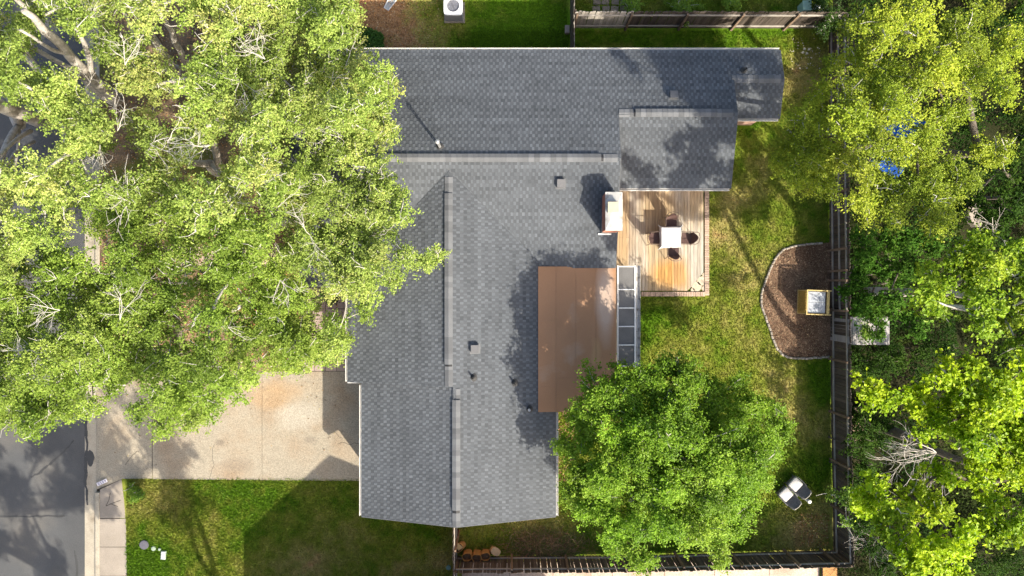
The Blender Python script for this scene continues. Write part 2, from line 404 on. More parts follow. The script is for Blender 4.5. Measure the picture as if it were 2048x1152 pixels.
# driveway: joint bed, then slabs
dv = sheet('driveway', pp((300, 742), (760, 742), (760, 962), (300, 959)), -.012, M_joint)
dn = 743
slabs = [[(190, dn), (304.3, dn), (304.3, 957), (245, 957.5), (199, 977), (190, 980)], [(305.6, dn), (524, dn), (524, 960), (305.6, 958)], [(524.7, dn), (765, dn), (765, 962), (524.7, 960)]]
for i, s_ in enumerate(slabs):
    b = MB(); poly = pp(*s_); 
    if i == 0:
        b.prism(poly, -.13, lambda x, y: .014 - .12 * max(0., min(1., (P(212, 0)[0] - x) / .55)))
    else: b.prism(poly, -.1, .014 + .001 * i)
    b.build('driveway_slab', M_agg, dv)
for seg, wd in (([(676, 888), (686, 885), (697, 889), (709, 886), (724, 888)], .009), ([(668, 862), (680, 874), (690, 879)], .006), ([(250, 930), (262, 915), (270, 905), (283, 900)], .008), ([(420, 958), (428, 930), (424, 905), (432, 880)], .007)):
    b = MB(); pw = [Vector((*P(x, y), .0185)) for x, y in seg]; q = []
    for i in range(len(pw) - 1):
        for t in (0, .33, .66): q.append(pw[i].lerp(pw[i + 1], t) + Vector((random.uniform(-.025, .025), random.uniform(-.025, .025), 0)))
    for i in range(len(q) - 1):
        d = (q[i + 1] - q[i]).normalized(); nrm = Vector((-d.y, d.x, 0)) * wd
        b.face([q[i] - nrm, q[i + 1] - nrm, q[i + 1] + nrm, q[i] + nrm])
    b.build('crack', M_joint, dv)
# painted house number on the flare
M_num = mat('number_paint', (.74, .70, .72), .6, .15, 20)
M_ink = mat('blue_ink', (.10, .09, .22), .6, .2, 30)
ncx, ncy = P(204.5, 964.5); npan = thing('house_number', 'white painted house number panel on the kerb flare beside the driveway', 'house number', (ncx, ncy, .020), math.radians(24))
b = MB(); b.box(-.24, .24, -.078, .078, -.004, .003); b.build('number_panel', M_num, npan)
SEG = {'0': 'abcdef', '5': 'afgcd', '8': 'abcdefg'}
for i, ch in enumerate('0508'):
    b = MB(); x0 = -.185 + i * .104; wv = .06; hv = .1; t = .016
    R = {'a': (x0, x0 + wv, hv / 2 - t, hv / 2), 'd': (x0, x0 + wv, -hv / 2, -hv / 2 + t), 'g': (x0 + t, x0 + wv - t, -t / 2, t / 2), 'f': (x0, x0 + t, 0, hv / 2 - t), 'e': (x0, x0 + t, -hv / 2 + t, 0),
         'b': (x0 + wv - t, x0 + wv, 0, hv / 2 - t), 'c': (x0 + wv - t, x0 + wv, -hv / 2 + t, 0)}
    for s_ in SEG[ch]:
        r = R[s_]; b.box(r[0], r[1], r[2], r[3], .002, .0055)
    b.build('digit', M_ink, npan)
# front path and entry paving
M_path = mat('path_concrete', (.50, .39, .30), .85, .12, 2, fine=.2, fscale=30, objvar=.06)
fp = sheet('path', pp((335, 492), (576, 492), (576, 532), (335, 532)), .004, M_joint)
for i in range(5):
    b = MB(); x0 = 335 + i * 48.2; b.prism(pp((x0 + .6, 493), (x0 + 47.6, 493), (x0 + 47.6, 531), (x0 + .6, 531)), -.05, .02 + .002 * (i % 2)); b.build('path_slab', M_path, fp)
M_paver = mat('entry_paver', (.40, .31, .27), .85, .12, 3, objvar=.12, fine=.15, fscale=40)
ep = sheet('entry_path', pp((598, 572), (700, 572), (700, 743), (598, 743)), .004, M_joint)
for j in range(8):
    for i in range(4):
        x0 = 606 + i * 22.5; y0 = 576 + j * 20.8
        b = MB(); b.prism(pp((x0 + .5, y0 + .5), (x0 + 21.8, y0 + .5), (x0 + 21.8, y0 + 20.2), (x0 + .5, y0 + 20.2)), -.04, .022 + random.uniform(-.003, .003)); b.build('paver', M_paver, ep)

# ------------------------------------------------------------------ the house
house = thing('house', 'single storey brick house with long dark grey shingle roofs and brick chimney', 'house', (0, 0, 0))
EZ = 2.6; SL = .31
RA_Y = 4.948; RA_Z = EZ + SL * (9.555 - RA_Y)
PL_N = lambda x, y: EZ + SL * (9.555 - y)
PL_S = lambda x, y: RA_Z - SL * (RA_Y - y)
PL_E = lambda x, y: EZ + SL * (1.766 - x)
PL_W1 = lambda x, y: EZ + SL * (x + 6.604)
PL_W2 = lambda x, y: EZ + SL * (x + 6.042)
PL_B = lambda x, y: 3.452 - SL * (6.806 - y)
PL_C = lambda x, y: PL_N(0, 8.27) - SL * (8.27 - y)

def intervals(poly, axis, v):
    """intervals of the polygon along the other axis at coordinate v of `axis`"""
    xs = []; n = len(poly)
    for i in range(n):
        a = poly[i]; b = poly[(i + 1) % n]
        a0, b0 = a[axis], b[axis]
        if (a0 > v) != (b0 > v):
            t = (v - a0) / (b0 - a0); xs.append(a[1 - axis] + t * (b[1 - axis] - a[1 - axis]))
    xs.sort(); return [(xs[i], xs[i + 1]) for i in range(0, len(xs) - 1, 2)]

def slope(poly, pl, down, seed=0):
    """poly in plan, pl its plane, down = (axis, sign) of the downhill direction"""
    b = MB(); b.prism(poly, lambda x, y: pl(x, y) - .16, lambda x, y: pl(x, y)); base = b.build('roof_slope', M_deckroof, house)
    ax, sg = down; r = random.Random(seed)
    vs = [p[ax] for p in poly]; lo, hi = min(vs), max(vs)
    EXPO = .1345; n = int(math.ceil((hi - lo) / EXPO)); b = MB()
    start = lo if sg < 0 else hi      # the eave (bottom)
    for k in range(n):
        e0 = start + (-sg) * k * EXPO; e1 = start + (-sg) * min((k + 1) * EXPO, hi - lo)
        eps = 1e-4
        A = intervals(poly, ax, e0 - sg * eps); Bv = intervals(poly, ax, e1 + sg * eps)
        if len(A) != len(Bv): A = Bv = intervals(poly, ax, (e0 + e1) / 2 + 1e-5)
        if not A: continue
        for (a0, a1), (b0, b1) in zip(A, Bv):
            lo_u, hi_u = min(a0, b0), max(a1, b1)
            if hi_u - lo_u < .02: continue
            PER = .236; ph = ((k % 2) * .5 + r.uniform(-.10, .10)) * PER
            course = 1 + r.uniform(-.05, .05); blk = 1.0; i0 = math.floor(lo_u / PER) - 1; i1 = math.ceil(hi_u / PER) + 1
            edges = []
            for i in range(i0, i1 + 1):
                c_ = i * PER + ph + r.uniform(-.022, .022); w_ = r.uniform(.036, .052); edges += [(c_ - w_, True), (c_ + w_, False)]
            for q in range(len(edges) - 1):
                u, hi_tab = edges[q]; u1 = edges[q + 1][0]
                if r.random() < .12: blk = r.uniform(.88, 1.12)
                A0, A1 = min(max(u, a0), a1), min(max(u1, a0), a1); B0, B1 = min(max(u, b0), b1), min(max(u1, b0), b1)
                if A1 - A0 > 1e-5 or B1 - B0 > 1e-5:
                    g = (.122 if hi_tab else .090) * course * blk * r.uniform(.88, 1.12)
                    hgt = .019 if hi_tab else .009
                    def pt(uu, e, h):
                        x, y = (uu, e) if ax == 1 else (e, uu)
                        return (x, y, pl(x, y) + h)
                    p = [pt(A0, e0, hgt), pt(A1, e0, hgt), pt(B1, e1, .004), pt(B0, e1, .004)]
                    fr = [pt(A0, e0, -.002), pt(A1, e0, -.002), p[1], p[0]]
                    flip = (sg < 0) if ax == 1 else (sg > 0)
                    b.face(p if flip else p[::-1], (g * .90, g * .985, g * 1.09)); b.face(fr if flip else fr[::-1], (.04, .04, .042))
    b.build('shingles', M_shingle, base, kind='stuff')
    return base

sN = slope([(-8.5, 9.555), (10.76, 9.555), (10.76, 8.27), (8.78, 8.27), (8.78, 6.806), (4.135, 6.806), (4.135, RA_Y), (-8.5, RA_Y)], PL_N, (1, 1), 1)
sS = slope([(-8.5, RA_Y), (4.135, RA_Y), (4.135, .858), (1.25, .858), (-2.42, 4.528), (-6.604, .342), (-6.604, .12), (-8.5, .12)], PL_S, (1, -1), 2)
sE = slope([(-2.42, 4.528), (1.25, .858), (1.766, .858), (1.766, -9.173), (-2.138, -9.173), (-2.138, -3.79), (-2.42, -3.79)], PL_E, (0, 1), 3)
sW1 = slope([(-2.42, 4.528), (-2.42, -3.79), (-6.604, -3.79), (-6.604, .342)], PL_W1, (0, -1), 4)
sW2 = slope([(-2.138, -3.79), (-2.138, -9.173), (-6.042, -9.173), (-6.042, -3.79)], PL_W2, (0, -1), 5)
sB = slope([(3.86, 6.806), (8.78, 6.806), (8.78, 4.0), (3.86, 4.0)], PL_B, (1, -1), 6)
sC = slope([(8.5, 8.27), (10.76, 8.27), (10.76, 6.815), (8.5, 6.815)], PL_C, (1, -1), 7)

# walls
def wall(poly, z1): 
    b = MB(); b.prism(poly, 0, z1); return b.build('wall', M_wall, house)
def gable(p0, p1, apex_t, z0, za):
    """triangular brick gable between two plan points"""
    a = Vector((*p0, 0)); c = Vector((*p1, 0)); d = (c - a); n = Vector((-d.y, d.x, 0)).normalized() * .1
    ap = a + d * apex_t
    pts = [Vector((a.x, a.y, z0)), Vector((c.x, c.y, z0)), Vector((ap.x, ap.y, za))]
    b = MB(); b.poly([p - n for p in pts] + [p + n for p in pts], [(0, 1, 2), (5, 4, 3), (0, 3, 4, 1), (1, 4, 5, 2), (2, 5, 3, 0)]); b.build('gable_wall', M_wall, house)
wall([(-8.2, 9.15), (3.83, 9.15), (3.83, 1.2), (-8.2, 1.2)], 2.5)
wall([(-6.2, 1.2), (1.4, 1.2), (1.4, -3.75), (-6.2, -3.75)], 2.48)
wall([(-5.65, -3.75), (1.4, -3.75), (1.4, -8.9), (-5.65, -8.9)], 2.46)
wall([(3.83, 9.13), (8.5, 9.13), (8.5, 4.4), (3.83, 4.4)], 2.5)
wall([(8.5, 9.11), (10.5, 9.11), (10.5, 7.15), (8.5, 7.15)], 2.42)
gable((3.83, 1.2), (3.83, 9.15), .47, 2.5, 3.78)
gable((-8.1, 9.15), (-8.1, 1.2), .53, 2.5, 3.78)
gable((1.35, -8.8), (-5.6, -8.8), .5, 2.46, 3.5)
gable((8.4, 4.5), (8.4, 9.1), .5, 2.45, 3.2)
gable((10.4, 7.2), (10.4, 9.05), .55, 2.42, 2.75)
M_door = mat('garage_door', (.62, .60, .56), .6, .05, 5)
gd = MB(); gd.box(-5.69, -5.64, -8.4, -4.2, 0, 2.1); gdo = gd.build('garage_door', M_door, house)
for i in range(4):
    b = MB(); b.box(-5.705, -5.69, -8.36, -4.24, .03 + i * .52, .52 + i * .52); b.build('door_panel', M_door, gdo)
# fascias and gutters
def trim(name, x0, x1, y0, y1, z0, z1, m=M_white):
    b = MB(); b.box(x0, x1, y0, y1, z0, z1); return b.build(name, m, house)
def gutter_run(x0, y0, x1, y1, z, out):
    """open K gutter: back, bottom, front lip"""
    b = MB(); ox, oy = out; wd = .085
    def strip(o0, o1, za, zb):
        X0, X1 = sorted((x0 + ox * o0, x1 + ox * o1)) if ox else (min(x0, x1), max(x0, x1))
        Y0, Y1 = sorted((y0 + oy * o0, y1 + oy * o1)) if oy else (min(y0, y1), max(y0, y1))
        b.box(X0, X1, Y0, Y1, za, zb)
    strip(.004, .016, z - .12, z + .004); strip(.016, wd - .014, z - .12, z - .105); strip(wd - .014, wd, z - .12, z + .006)
    return b.build('gutter', M_dirtywhite, house)
gutter_run(-8.45, 9.556, 10.74, 9.556, EZ - .01, (0, 1))
gutter_run(-6.606, -3.76, -6.606, .3, EZ - .01, (-1, 0))
gutter_run(-6.044, -9.15, -6.044, -3.9, EZ - .01, (-1, 0))
gutter_run(1.768, -9.15, 1.768, -5.0, EZ - .01, (1, 0))
gutter_run(4.15, 3.998, 8.75, 3.998, PL_B(0, 4.0) - .01, (0, -1))
gutter_run(8.8, 6.813, 10.72, 6.813, PL_C(0, 6.815) - .01, (0, -1))
gutter_run(-8.45, .118, -6.7, .118, PL_S(0, .12) - .01, (0, -1))
trim('fascia', -6.604, -6.05, -3.815, -3.792, EZ - .17, EZ - .0, M_white)
def rake(p0, p1, pl, off=.0, m=M_deckroof):
    a = Vector((*p0, pl(*p0))); c = Vector((*p1, pl(*p1))); d = (c - a).normalized(); n = Vector((0, 0, 1)).cross(d).normalized() * .012
    b = MB(); u = Vector((0, 0, .002)); l = Vector((0, 0, -.2))
    vs = [a - n + l, a + n + l, c + n + l, c - n + l, a - n + u, a + n + u, c + n + u, c - n + u]
    b.poly(vs, [(3, 2, 1, 0), (4, 5, 6, 7), (0, 1, 5, 4), (1, 2, 6, 5), (2, 3, 7, 6), (3, 0, 4, 7)]); b.build('rake_board', m, house)
rake((-6.042, -9.188), (-2.138, -9.188), PL_W2); rake((1.766, -9.188), (-2.138, -9.188), PL_E)
rake((4.149, .858), (4.149, RA_Y), PL_S); rake((4.149, 6.7), (4.149, RA_Y), PL_N)
rake((8.794, 4.0), (8.794, 6.806), PL_B); rake((10.774, 6.815), (10.774, 8.27), PL_C); rake((10.774, 9.555), (10.774, 8.27), PL_N)

# ridge caps and ridge vents
def ridge(axis, fixed, a0, a1, z, vented=None, step=.21, wd=.155, pitch=SL, parent=None):
    """caps lie over the ridge; inside `vented` they sit on a raised vent strip"""
    capm = {}
    def cap_mesh(L):
        b = MB(); h = .02
        p = lambda u, s, dz: (u, s, dz - abs(s) * pitch * .95)
        for s in (-1, 1):
            tp = [p(0, 0, h + .012), p(L, 0, h), p(L, s * wd, h), p(0, s * wd, h + .012)]
            b.face(tp if s < 0 else tp[::-1])
            fr = [p(0, 0, -.01), p(0, 0, h + .012), p(0, s * wd, h + .012), p(0, s * wd, -.01)]; b.face(fr if s < 0 else fr[::-1])
            sd = [p(0, s * wd, -.01), p(0, s * wd, h + .012), p(L, s * wd, h), p(L, s * wd, -.01)]; b.face(sd if s < 0 else sd[::-1])
        return b.mesh('ridge_cap')
    vent = None
    if vented:
        b = MB(); v0, v1 = vented; hh = .055
        w0 = wd - .02
        pr = [(-w0, -w0 * pitch - .01), (w0, -w0 * pitch - .01), (w0, -w0 * pitch + hh), (0, hh), (-w0, -w0 * pitch + hh)]
        vs = [(v0, s, t) for s, t in pr] + [(v1, s, t) for s, t in pr]
        b.poly(vs, [(4, 3, 2, 1, 0), (5, 6, 7, 8, 9)] + [(i, (i + 1) % 5, 5 + (i + 1) % 5, 5 + i) for i in range(5)])
        vent = b.build('ridge_vent', M_black, house)
        if axis == 0: vent.location = (0, fixed, z)
        else: vent.location = (fixed, 0, z); vent.rotation_euler = (0, 0, math.pi / 2)
    me = cap_mesh(step + .03); me.materials.append(M_cap)
    n = int((a1 - a0) / step)
    for i in range(n):
        u = a0 + i * step
        inv = vented and (vented[0] - .02 <= u <= vented[1] - step * .8)
        o = bpy.data.objects.new('ridge_cap', me); C.objects.link(o)
        o.parent = parent; zz = z + (.06 if inv else .004) + random.uniform(0, .003)
        if axis == 0: o.location = (u, fixed, zz)
        else: o.location = (fixed, u, zz); o.rotation_euler = (0, 0, math.pi / 2)
xr = lambda px, z: P(px, 0, z)[0]
yr = lambda py, z: P(0, py, z)[1]
ridge(0, RA_Y, -8.4, 4.12, RA_Z, (-8.0, xr(1207, RA_Z)), parent=sS)
ridge(1, -2.42, -3.76, 4.3, PL_E(-2.42, 0), (yr(733, 3.9), yr(386, 3.9)), parent=sE)
ridge(1, -2.138, -9.15, -3.72, PL_E(-2.138, 0), (yr(1026, 3.8), yr(800, 3.8)), parent=sE)
ridge(0, 6.806, 4.16, 8.78, 3.452, (xr(1268, 3.45), xr(1433, 3.45)), parent=sB)
ridge(0, 8.27, 8.7, 10.76, PL_N(0, 8.27), None, parent=sC)

# vents and pipes
def box_vent(px, py, pl, z0, down):
    x, y = P(px, py, z0); z = pl(x, y)
    h = bpy.data.objects.new('roof_vent', None)
    b = MB(); s_ = .15
    dx, dy = down
    zt = lambda a, c: z + .19 - .04 * (a * dx + c * dy) / s_
    b.prism([(x - s_, y - s_), (x + s_, y - s_), (x + s_, y + s_), (x - s_, y + s_)], lambda a, c: pl(a, c) + .05, lambda a, c: zt(a - x, c - y))
    o = b.build('roof_vent', M_vent, house)
    b = MB(); q = s_ * .75; b.prism([(x - q, y - q), (x + q, y - q), (x + q, y + q), (x - q, y + q)], lambda a, c: pl(a, c) - .02, lambda a, c: pl(a, c) + .06); b.build('vent_throat', M_black, o)
    b = MB(); q = s_ * 1.35; b.prism([(x - q, y - q), (x + q, y - q), (x + q, y + q), (x - q, y + q)], lambda a, c: pl(a, c) + .012, lambda a, c: pl(a, c) + .022); b.build('vent_flange', M_cap, o)
box_vent(951, 696, PL_E, 3.3, (1, 0)); box_vent(1121, 369, PL_S, 3.6, (0, -1)); box_vent(1346, 191, PL_N, 3.2, (0, 1))
def pipe(px, py, pl, z0, h, r=.045, m=M_pipe, cone=.11, capped=False):
    x, y = P(px, py, z0); z = pl(x, y)
    b = MB(); b.lathe(x, y, [(r, z - .1), (r, z + h), (r * .8, z + h), (r * .8, z + h - .03)], 12); o = b.build('vent_pipe', m, house, smooth=False)
    b = MB(); b.lathe(x, y, [(cone * 1.5, z + .01), (cone, z + .03), (r * 1.25, z + .12), (r * 1.1, z + .13)], 12); b.build('pipe_collar', M_rubber, o)
    if capped:
        b = MB(); b.lathe(x, y, [(r * 1.5, z + h + .02), (r * 1.7, z + h + .06), (r * 1.2, z + h + .10), (.01, z + h + .12)], 12); b.build('pipe_cap', m, o)
pipe(880, 294, PL_N, 3.9, .92, .055, M_pipe, capped=True)
pipe(947, 753, PL_E, 3.35, .28, .035, M_rubber); pipe(1028, 764, PL_E, 3.0, .28, .035, M_rubber)
pipe(1058, 817, PL_E, 2.85, .34, .05, M_pipe); pipe(1487, 142, PL_N, 2.9, .35, .045, M_rubber)

# chimney
M_brick = mat('chimney_brick', (.36, .15, .10), .9, .25, 20, objvar=.25)
M_mort = mat('mortar', (.45, .42, .38), .9, .1, 20)
M_crown = mat('mortar_crown', (.50, .485, .455), .8, .06, 6, tint=((.30, .27, .235), 3.2, .52, .72), bump=.4, bscale=25)
M_flue = mat('flue_clay', (.52, .45, .32), .8, .1, 8)
cx0, cx1, cy0, cy1, ct = 3.50, 4.10, 2.16, 3.56, 4.55
b = MB(); b.box(cx0 + .012, cx1 - .012, cy0 + .012, cy1 - .012, 2.2, ct - .02); chim = b.build('chimney', M_mort, house)
bh = .075; rows = 14; bm_ = {}
def brick_at(x, y, z, L, along):
    key = (round(L, 3), along)
    if key not in bm_:
        q = MB(); 
        if along == 0: q.bbox(-L / 2, L / 2, -.05, .05, -.033, .033, .006)
        else: q.bbox(-.05, .05, -L / 2, L / 2, -.033, .033, .006)
        me = q.mesh('brick'); me.materials.append(M_brick); bm_[key] = me
    o = bpy.data.objects.new('brick', bm_[key]); C.objects.link(o); o.parent = chim; o.location = (x, y, z)
for rI in range(rows):
    z = ct - .06 - rI * bh
    nY = 7; L = (cy1 - cy0) / nY
    off = .5 if rI % 2 else 0
    for i in range(nY):
        yy = cy0 + (i + .5) * L + (L * .25 if rI % 2 else 0) - L * .12
        yy = max(cy0 + L * .47, min(cy1 - L * .47, yy))
        brick_at(cx0 + .045, yy, z, L - .012, 1)
        if rI < 10: brick_at(cx1 - .045, yy, z, L - .012, 1)
    for i in range(2):
        xx = cx0 + .2 + i * .2 + (.03 if rI % 2 else -.03)
        brick_at(xx, cy0 + .045, z, .185, 0)
        if rI < 8: brick_at(xx, cy1 - .045, z, .185, 0)
b = MB()
nn = 8
g = np.zeros((nn + 1, nn + 1))
for i in range(nn):
    for j in range(nn):
        def cp(i, j):
            u, v = i / nn, j / nn; e = min(u, 1 - u, v, 1 - v)
            return (cx0 - .02 + u * (cx1 - cx0 + .04), cy0 - .02 + v * (cy1 - cy0 + .04), ct + .01 + .09 * min(1, e * 3.2) + .012 * math.sin(7 * u + 3 * v))
        b.face([cp(i, j), cp(i + 1, j), cp(i + 1, j + 1), cp(i, j + 1)])
b.box(cx0 - .02, cx1 + .02, cy0 - .02, cy1 + .02, ct - .03, ct + .005)
b.build('chimney_crown', M_crown, chim)
fx, fy = P(1227, 414, ct + .3); q = .185
b = MB(); b.bbox(fx - q, fx + q, fy - q, fy + q, ct + .03, ct + .24, .02); fl = b.build('flue', M_flue, chim)
b = MB(); b.bbox(fx - q - .02, fx + q + .02, fy - q - .02, fy + q + .02, ct + .245, ct + .28, .01); b.build('flue_cover', M_flue, fl)
b = MB(); b.prism([(cx0 - .12, cy0 - .02), (cx0 + .4, cy0 - .02), (cx0 + .4, cy0 - .07), (cx0 - .12, cy0 - .07)], lambda x, y: PL_S(x, y) + .02, lambda x, y: PL_S(x, y) + .06); b.build('flashing', M_white, chim)

# brown sheet patio roof
M_brown = mat('brown_roll_roofing', (.36, .205, .118), .95, .08, .8, fine=.12, fscale=60, objvar=.035, tint=((.42, .30, .22), .7, .58, .8), spec=.06,
              stains=[(*P(1212, 600, 2.7), .42, 2.0, (.50, .42, .36), .6), (*P(1192, 710, 2.7), .25, .7, (.52, .36, .18), .3)])
px0, px1 = 1.05, 4.155; py0, py1 = .845, -4.93
PZ = lambda x, y: 2.86 - .26 * (x - px0) / (px1 - px0)
b = MB(); b.prism([(px0, py0), (px1, py0), (px1, py1), (px0, py1)], lambda x, y: PZ(x, y) - .14, lambda x, y: PZ(x, y) - .012); pr = b.build('patio_roof', M_wall, house)
xs = [px0 - .01, xr(1112, 2.8), xr(1152, 2.74), xr(1192, 2.67), px1 + .02]
for i in range(4):
    cuts = {0: [py0 + .01, yr(642, 2.82), py1 + 1.0, py1 - .01], 1: [py0 + .01, yr(756, 2.76), py1 - .01], 2: [py0 + .01, yr(756, 2.7), py1 - .01], 3: [py0 + .01, py1 - .01]}[i]
    for j in range(len(cuts) - 1):
        x0, x1 = xs[i] + .002, xs[i + 1] - .006
        dz = .003 * i + .004 * (j % 2)
        b = MB(); b.prism([(x0, cuts[j]), (x1, cuts[j]), (x1, cuts[j + 1] + .006), (x0, cuts[j + 1] + .006)], lambda x, y: PZ(x, y) - .012 + dz * .3, lambda x, y: PZ(x, y) + .004 + dz); b.build('roofing_sheet', M_brown, pr)
for y in (.5, -2.0, -4.6):
    b = MB(); b.box(4.0, 4.09, y - .045, y + .045, 0, 2.45); b.build('post', M_white, pr)

# glazed lean-to frame beside the brown roof
M_glaz = mat('grey_acrylic', (.15, .145, .14), .5, .25, 1.3, fine=.1, fscale=30, spec=.3)
gx0, gx1 = xr(1234, 2.42), xr(1271, 2.3); gy0, gy1 = yr(531, 2.4), yr(735, 2.4)
gl = thing('glazed_awning', 'white framed awning of five grey glazing panels beside the brown patio roof', 'awning', (gx0, gy1, 0))
GZ = lambda x: 2.44 - .10 * (x - gx0) / (gx1 - gx0)
def gbar(name, x0, x1, y0, y1, h0=-.05, h1=.03, m=M_white):
    b = MB(); b.prism([(x0 - gx0, y0 - gy1), (x1 - gx0, y0 - gy1), (x1 - gx0, y1 - gy1), (x0 - gx0, y1 - gy1)], lambda x, y: GZ(x + gx0) + h0, lambda x, y: GZ(x + gx0) + h1); return b.build(name, m, gl)
cut = [yr(v, 2.4) for v in (533, 579, 616, 653, 690, 732)]
gbar('side_rail', gx0, gx0 + .055, gy1, gy0); gbar('side_rail', gx1 - .055, gx1, gy1, gy0)
for i, v in enumerate(cut):
    gbar('cross_bar', gx0 + .056, gx1 - .056, v - .022, v + .022, -.045, .027)
for i in range(5):
    gbar('glazing_panel', gx0 + .056, gx1 - .056, cut[i + 1] + .023, cut[i] - .023, -.012, -.004, M_glaz)
M_gut = mat('stained_gutter', (.55, .53, .50), .7, .2, 4, tint=((.22, .19, .15), 6, .5, .7))
gx2 = xr(1280, 2.25)
b = MB(); b.box(gx1 - gx0 + .004, gx1 - gx0 + .016, 0, gy0 - gy1, 2.20, 2.34); b.box(gx1 - gx0 + .016, gx2 - gx0, 0, gy0 - gy1, 2.20, 2.215); b.box(gx2 - gx0 - .012, gx2 - gx0, 0, gy0 - gy1, 2.216, 2.32); b.build('gutter', M_gut, gl)
for y in (.1, (gy0 - gy1) / 2, gy0 - gy1 - .1):
    b = MB(); b.box(gx1 - gx0 - .08, gx1 - gx0 - .02, y - .03, y + .03, 0, 2.28); b.build('post', M_white, gl)
b = MB(); b.box(3.85 - gx0, gx2 - gx0, 0, gy0 - gy1, .01, .03); b.build('patio_slab', M_conc, gl)

# ------------------------------------------------------------------ deck
M_board = mat('deck_board', (.43, .33, .21), .8, .14, 1.0, objvar=.16, fine=.28, fscale=30, stretch=(1, .06, 1), spec=.2, tint=((.46, .41, .34), 1.6, .5, .62),
              stains=[(*P(1335, 548), 1.15, .85, (.52, .26, .06), .75), (*P(1395, 520), .6, 1.9, (.46, .42, .36), .7), (*P(1250, 480), .6, 1.4, (.42, .26, .12), .4), (*P(1330, 420), 1.6, .5, (.36, .25, .13), .4)])
dk = thing('deck', 'low wooden deck of long weathered planks behind the house with brick edging', 'deck', (0, 0, 0))
dx0, dx1 = 3.86, P(1407, 0, .15)[0]; dy0, dy1 = 4.38, P(0, 581.5, .15)[1]
nb = 32; bw = (dx1 - dx0) / nb
cutA, cutB = P(1376, 582, .15), P(1405, 547, .15)
b = MB(); b.box(dx0, dx1 - .7, dy1 + .05, dy0, .02, .105); b.build('joists', M_bark_d, dk)
for i in range(nb):
    x0 = dx0 + i * bw + .005; x1 = dx0 + (i + 1) * bw - .005
    def ycut(x):
        if x <= cutA[0]: return dy1 + random.uniform(-.006, .006)
        return cutA[1] + (cutB[1] - cutA[1]) * (x - cutA[0]) / (cutB[0] - cutA[0])
    seams = [dy0, ycut(x0)]
    if i % 3 != 1: 
        s0 = random.choice([3.0, 2.2, 1.1]); seams = [dy0, s0, None]
    za = .145 + random.uniform(-.003, .003)
    if len(seams) == 3:
        b = MB(); b.bbox(x0, x1, seams[1] + .003, seams[0], .106, za, .006); b.build('deck_board', M_board, dk)
        top = seams[1] - .003
    else: top = dy0
    b = MB(); b.prism([(x0, top), (x1, top), (x1, ycut(x1)), (x0, ycut(x0))], .106, za + .001); b.build('deck_board', M_board, dk)
# brick edging round the deck
M_edge = mat('pink_brick', (.46, .34, .26), .9, .15, 8, objvar=.2, fine=.2, fscale=30)
eb = {}
def edge_brick(x, y, lx, ly):
    k = (lx, ly)
    if k not in eb:
        q = MB(); q.bbox(-lx / 2, lx / 2, -ly / 2, ly / 2, -.05, .05, .008); me = q.mesh('brick'); me.materials.append(M_edge); eb[k] = me
    o = bpy.data.objects.new('brick', eb[k]); C.objects.link(o); o.parent = dk; o.location = (x, y, .02 + random.uniform(-.006, .006)); o.rotation_euler = (0, 0, random.uniform(-.03, .03))
ex = P(1413, 0)[0]; y = 4.3
while y > P(0, 590)[1]:
    edge_brick(ex, y, .2, .095); y -= .104
x = P(1284, 0)[0]; ey = P(0, 588)[1]
while x < ex - .12:
    edge_brick(x, ey, .095, .2); x += .104
M_step = mat('stepping_stone', (.52, .44, .33), .9, .15, 6, objvar=.1, fine=.2, fscale=30)
st_root = None
for k, (sx, sy, r) in enumerate([(1393, 573, .22), (1404, 562, .22), (1408, 577, .12), (1385, 580, .09), (1408, 550, .09)]):
    b = MB(); c = P(sx, sy); pts = []
    for j in range(11):
        t = 2 * math.pi * j / 11; pts.append((r * math.cos(t) * random.uniform(.88, 1.08), r * math.sin(t) * random.uniform(.88, 1.08)))
    b.prism(pts, -.03, .035); o = b.build('stepping_stone', M_step); o.location = (*c, 0)
    tag(o, ['round tan stepping stone nearest the cut corner of the deck', 'round tan stepping stone beside the brick edging at the deck corner', 'small stone in the very corner of the brick edging', 'small stone at the end of the last deck planks by the cut corner', 'small stone tucked under the cut corner beside the long brick edging'][k], 'stone', 'stones in the cut corner of the deck')

# ------------------------------------------------------------------ garden table and chairs
M_cloth = mat('white_cloth', (.62, .63, .625), .85, .04, 3, tint=((.50, .49, .46), 3.4, .54, .70), bump=.3, bscale=14)  # the grey tint blotches stand for leaf shade on the cloth
M_ch = mat('brown_mesh_fabric', (.105, .062, .055), .7, .15, 10, fine=.2, fscale=90)
M_cf = mat('bronze_frame', (.16, .115, .09), .45, .1, 10, spec=.5)
DZ = .147
tx, ty = P(1342.5, 474, .9)
tb = thing('table', 'square table on the deck hidden under a white cloth', 'table', (tx, ty, DZ))
b = MB(); b.bbox(-.41, .41, -.41, .41, .70, .725, .01); b.build('tabletop', M_cf, tb)
for sx in (-1, 1):
    for sy in (-1, 1):
        b = MB(); b.tube([(sx * .36, sy * .36, 0), (sx * .36, sy * .36, .70)], .02, 8); b.build('leg', M_cf, tb)
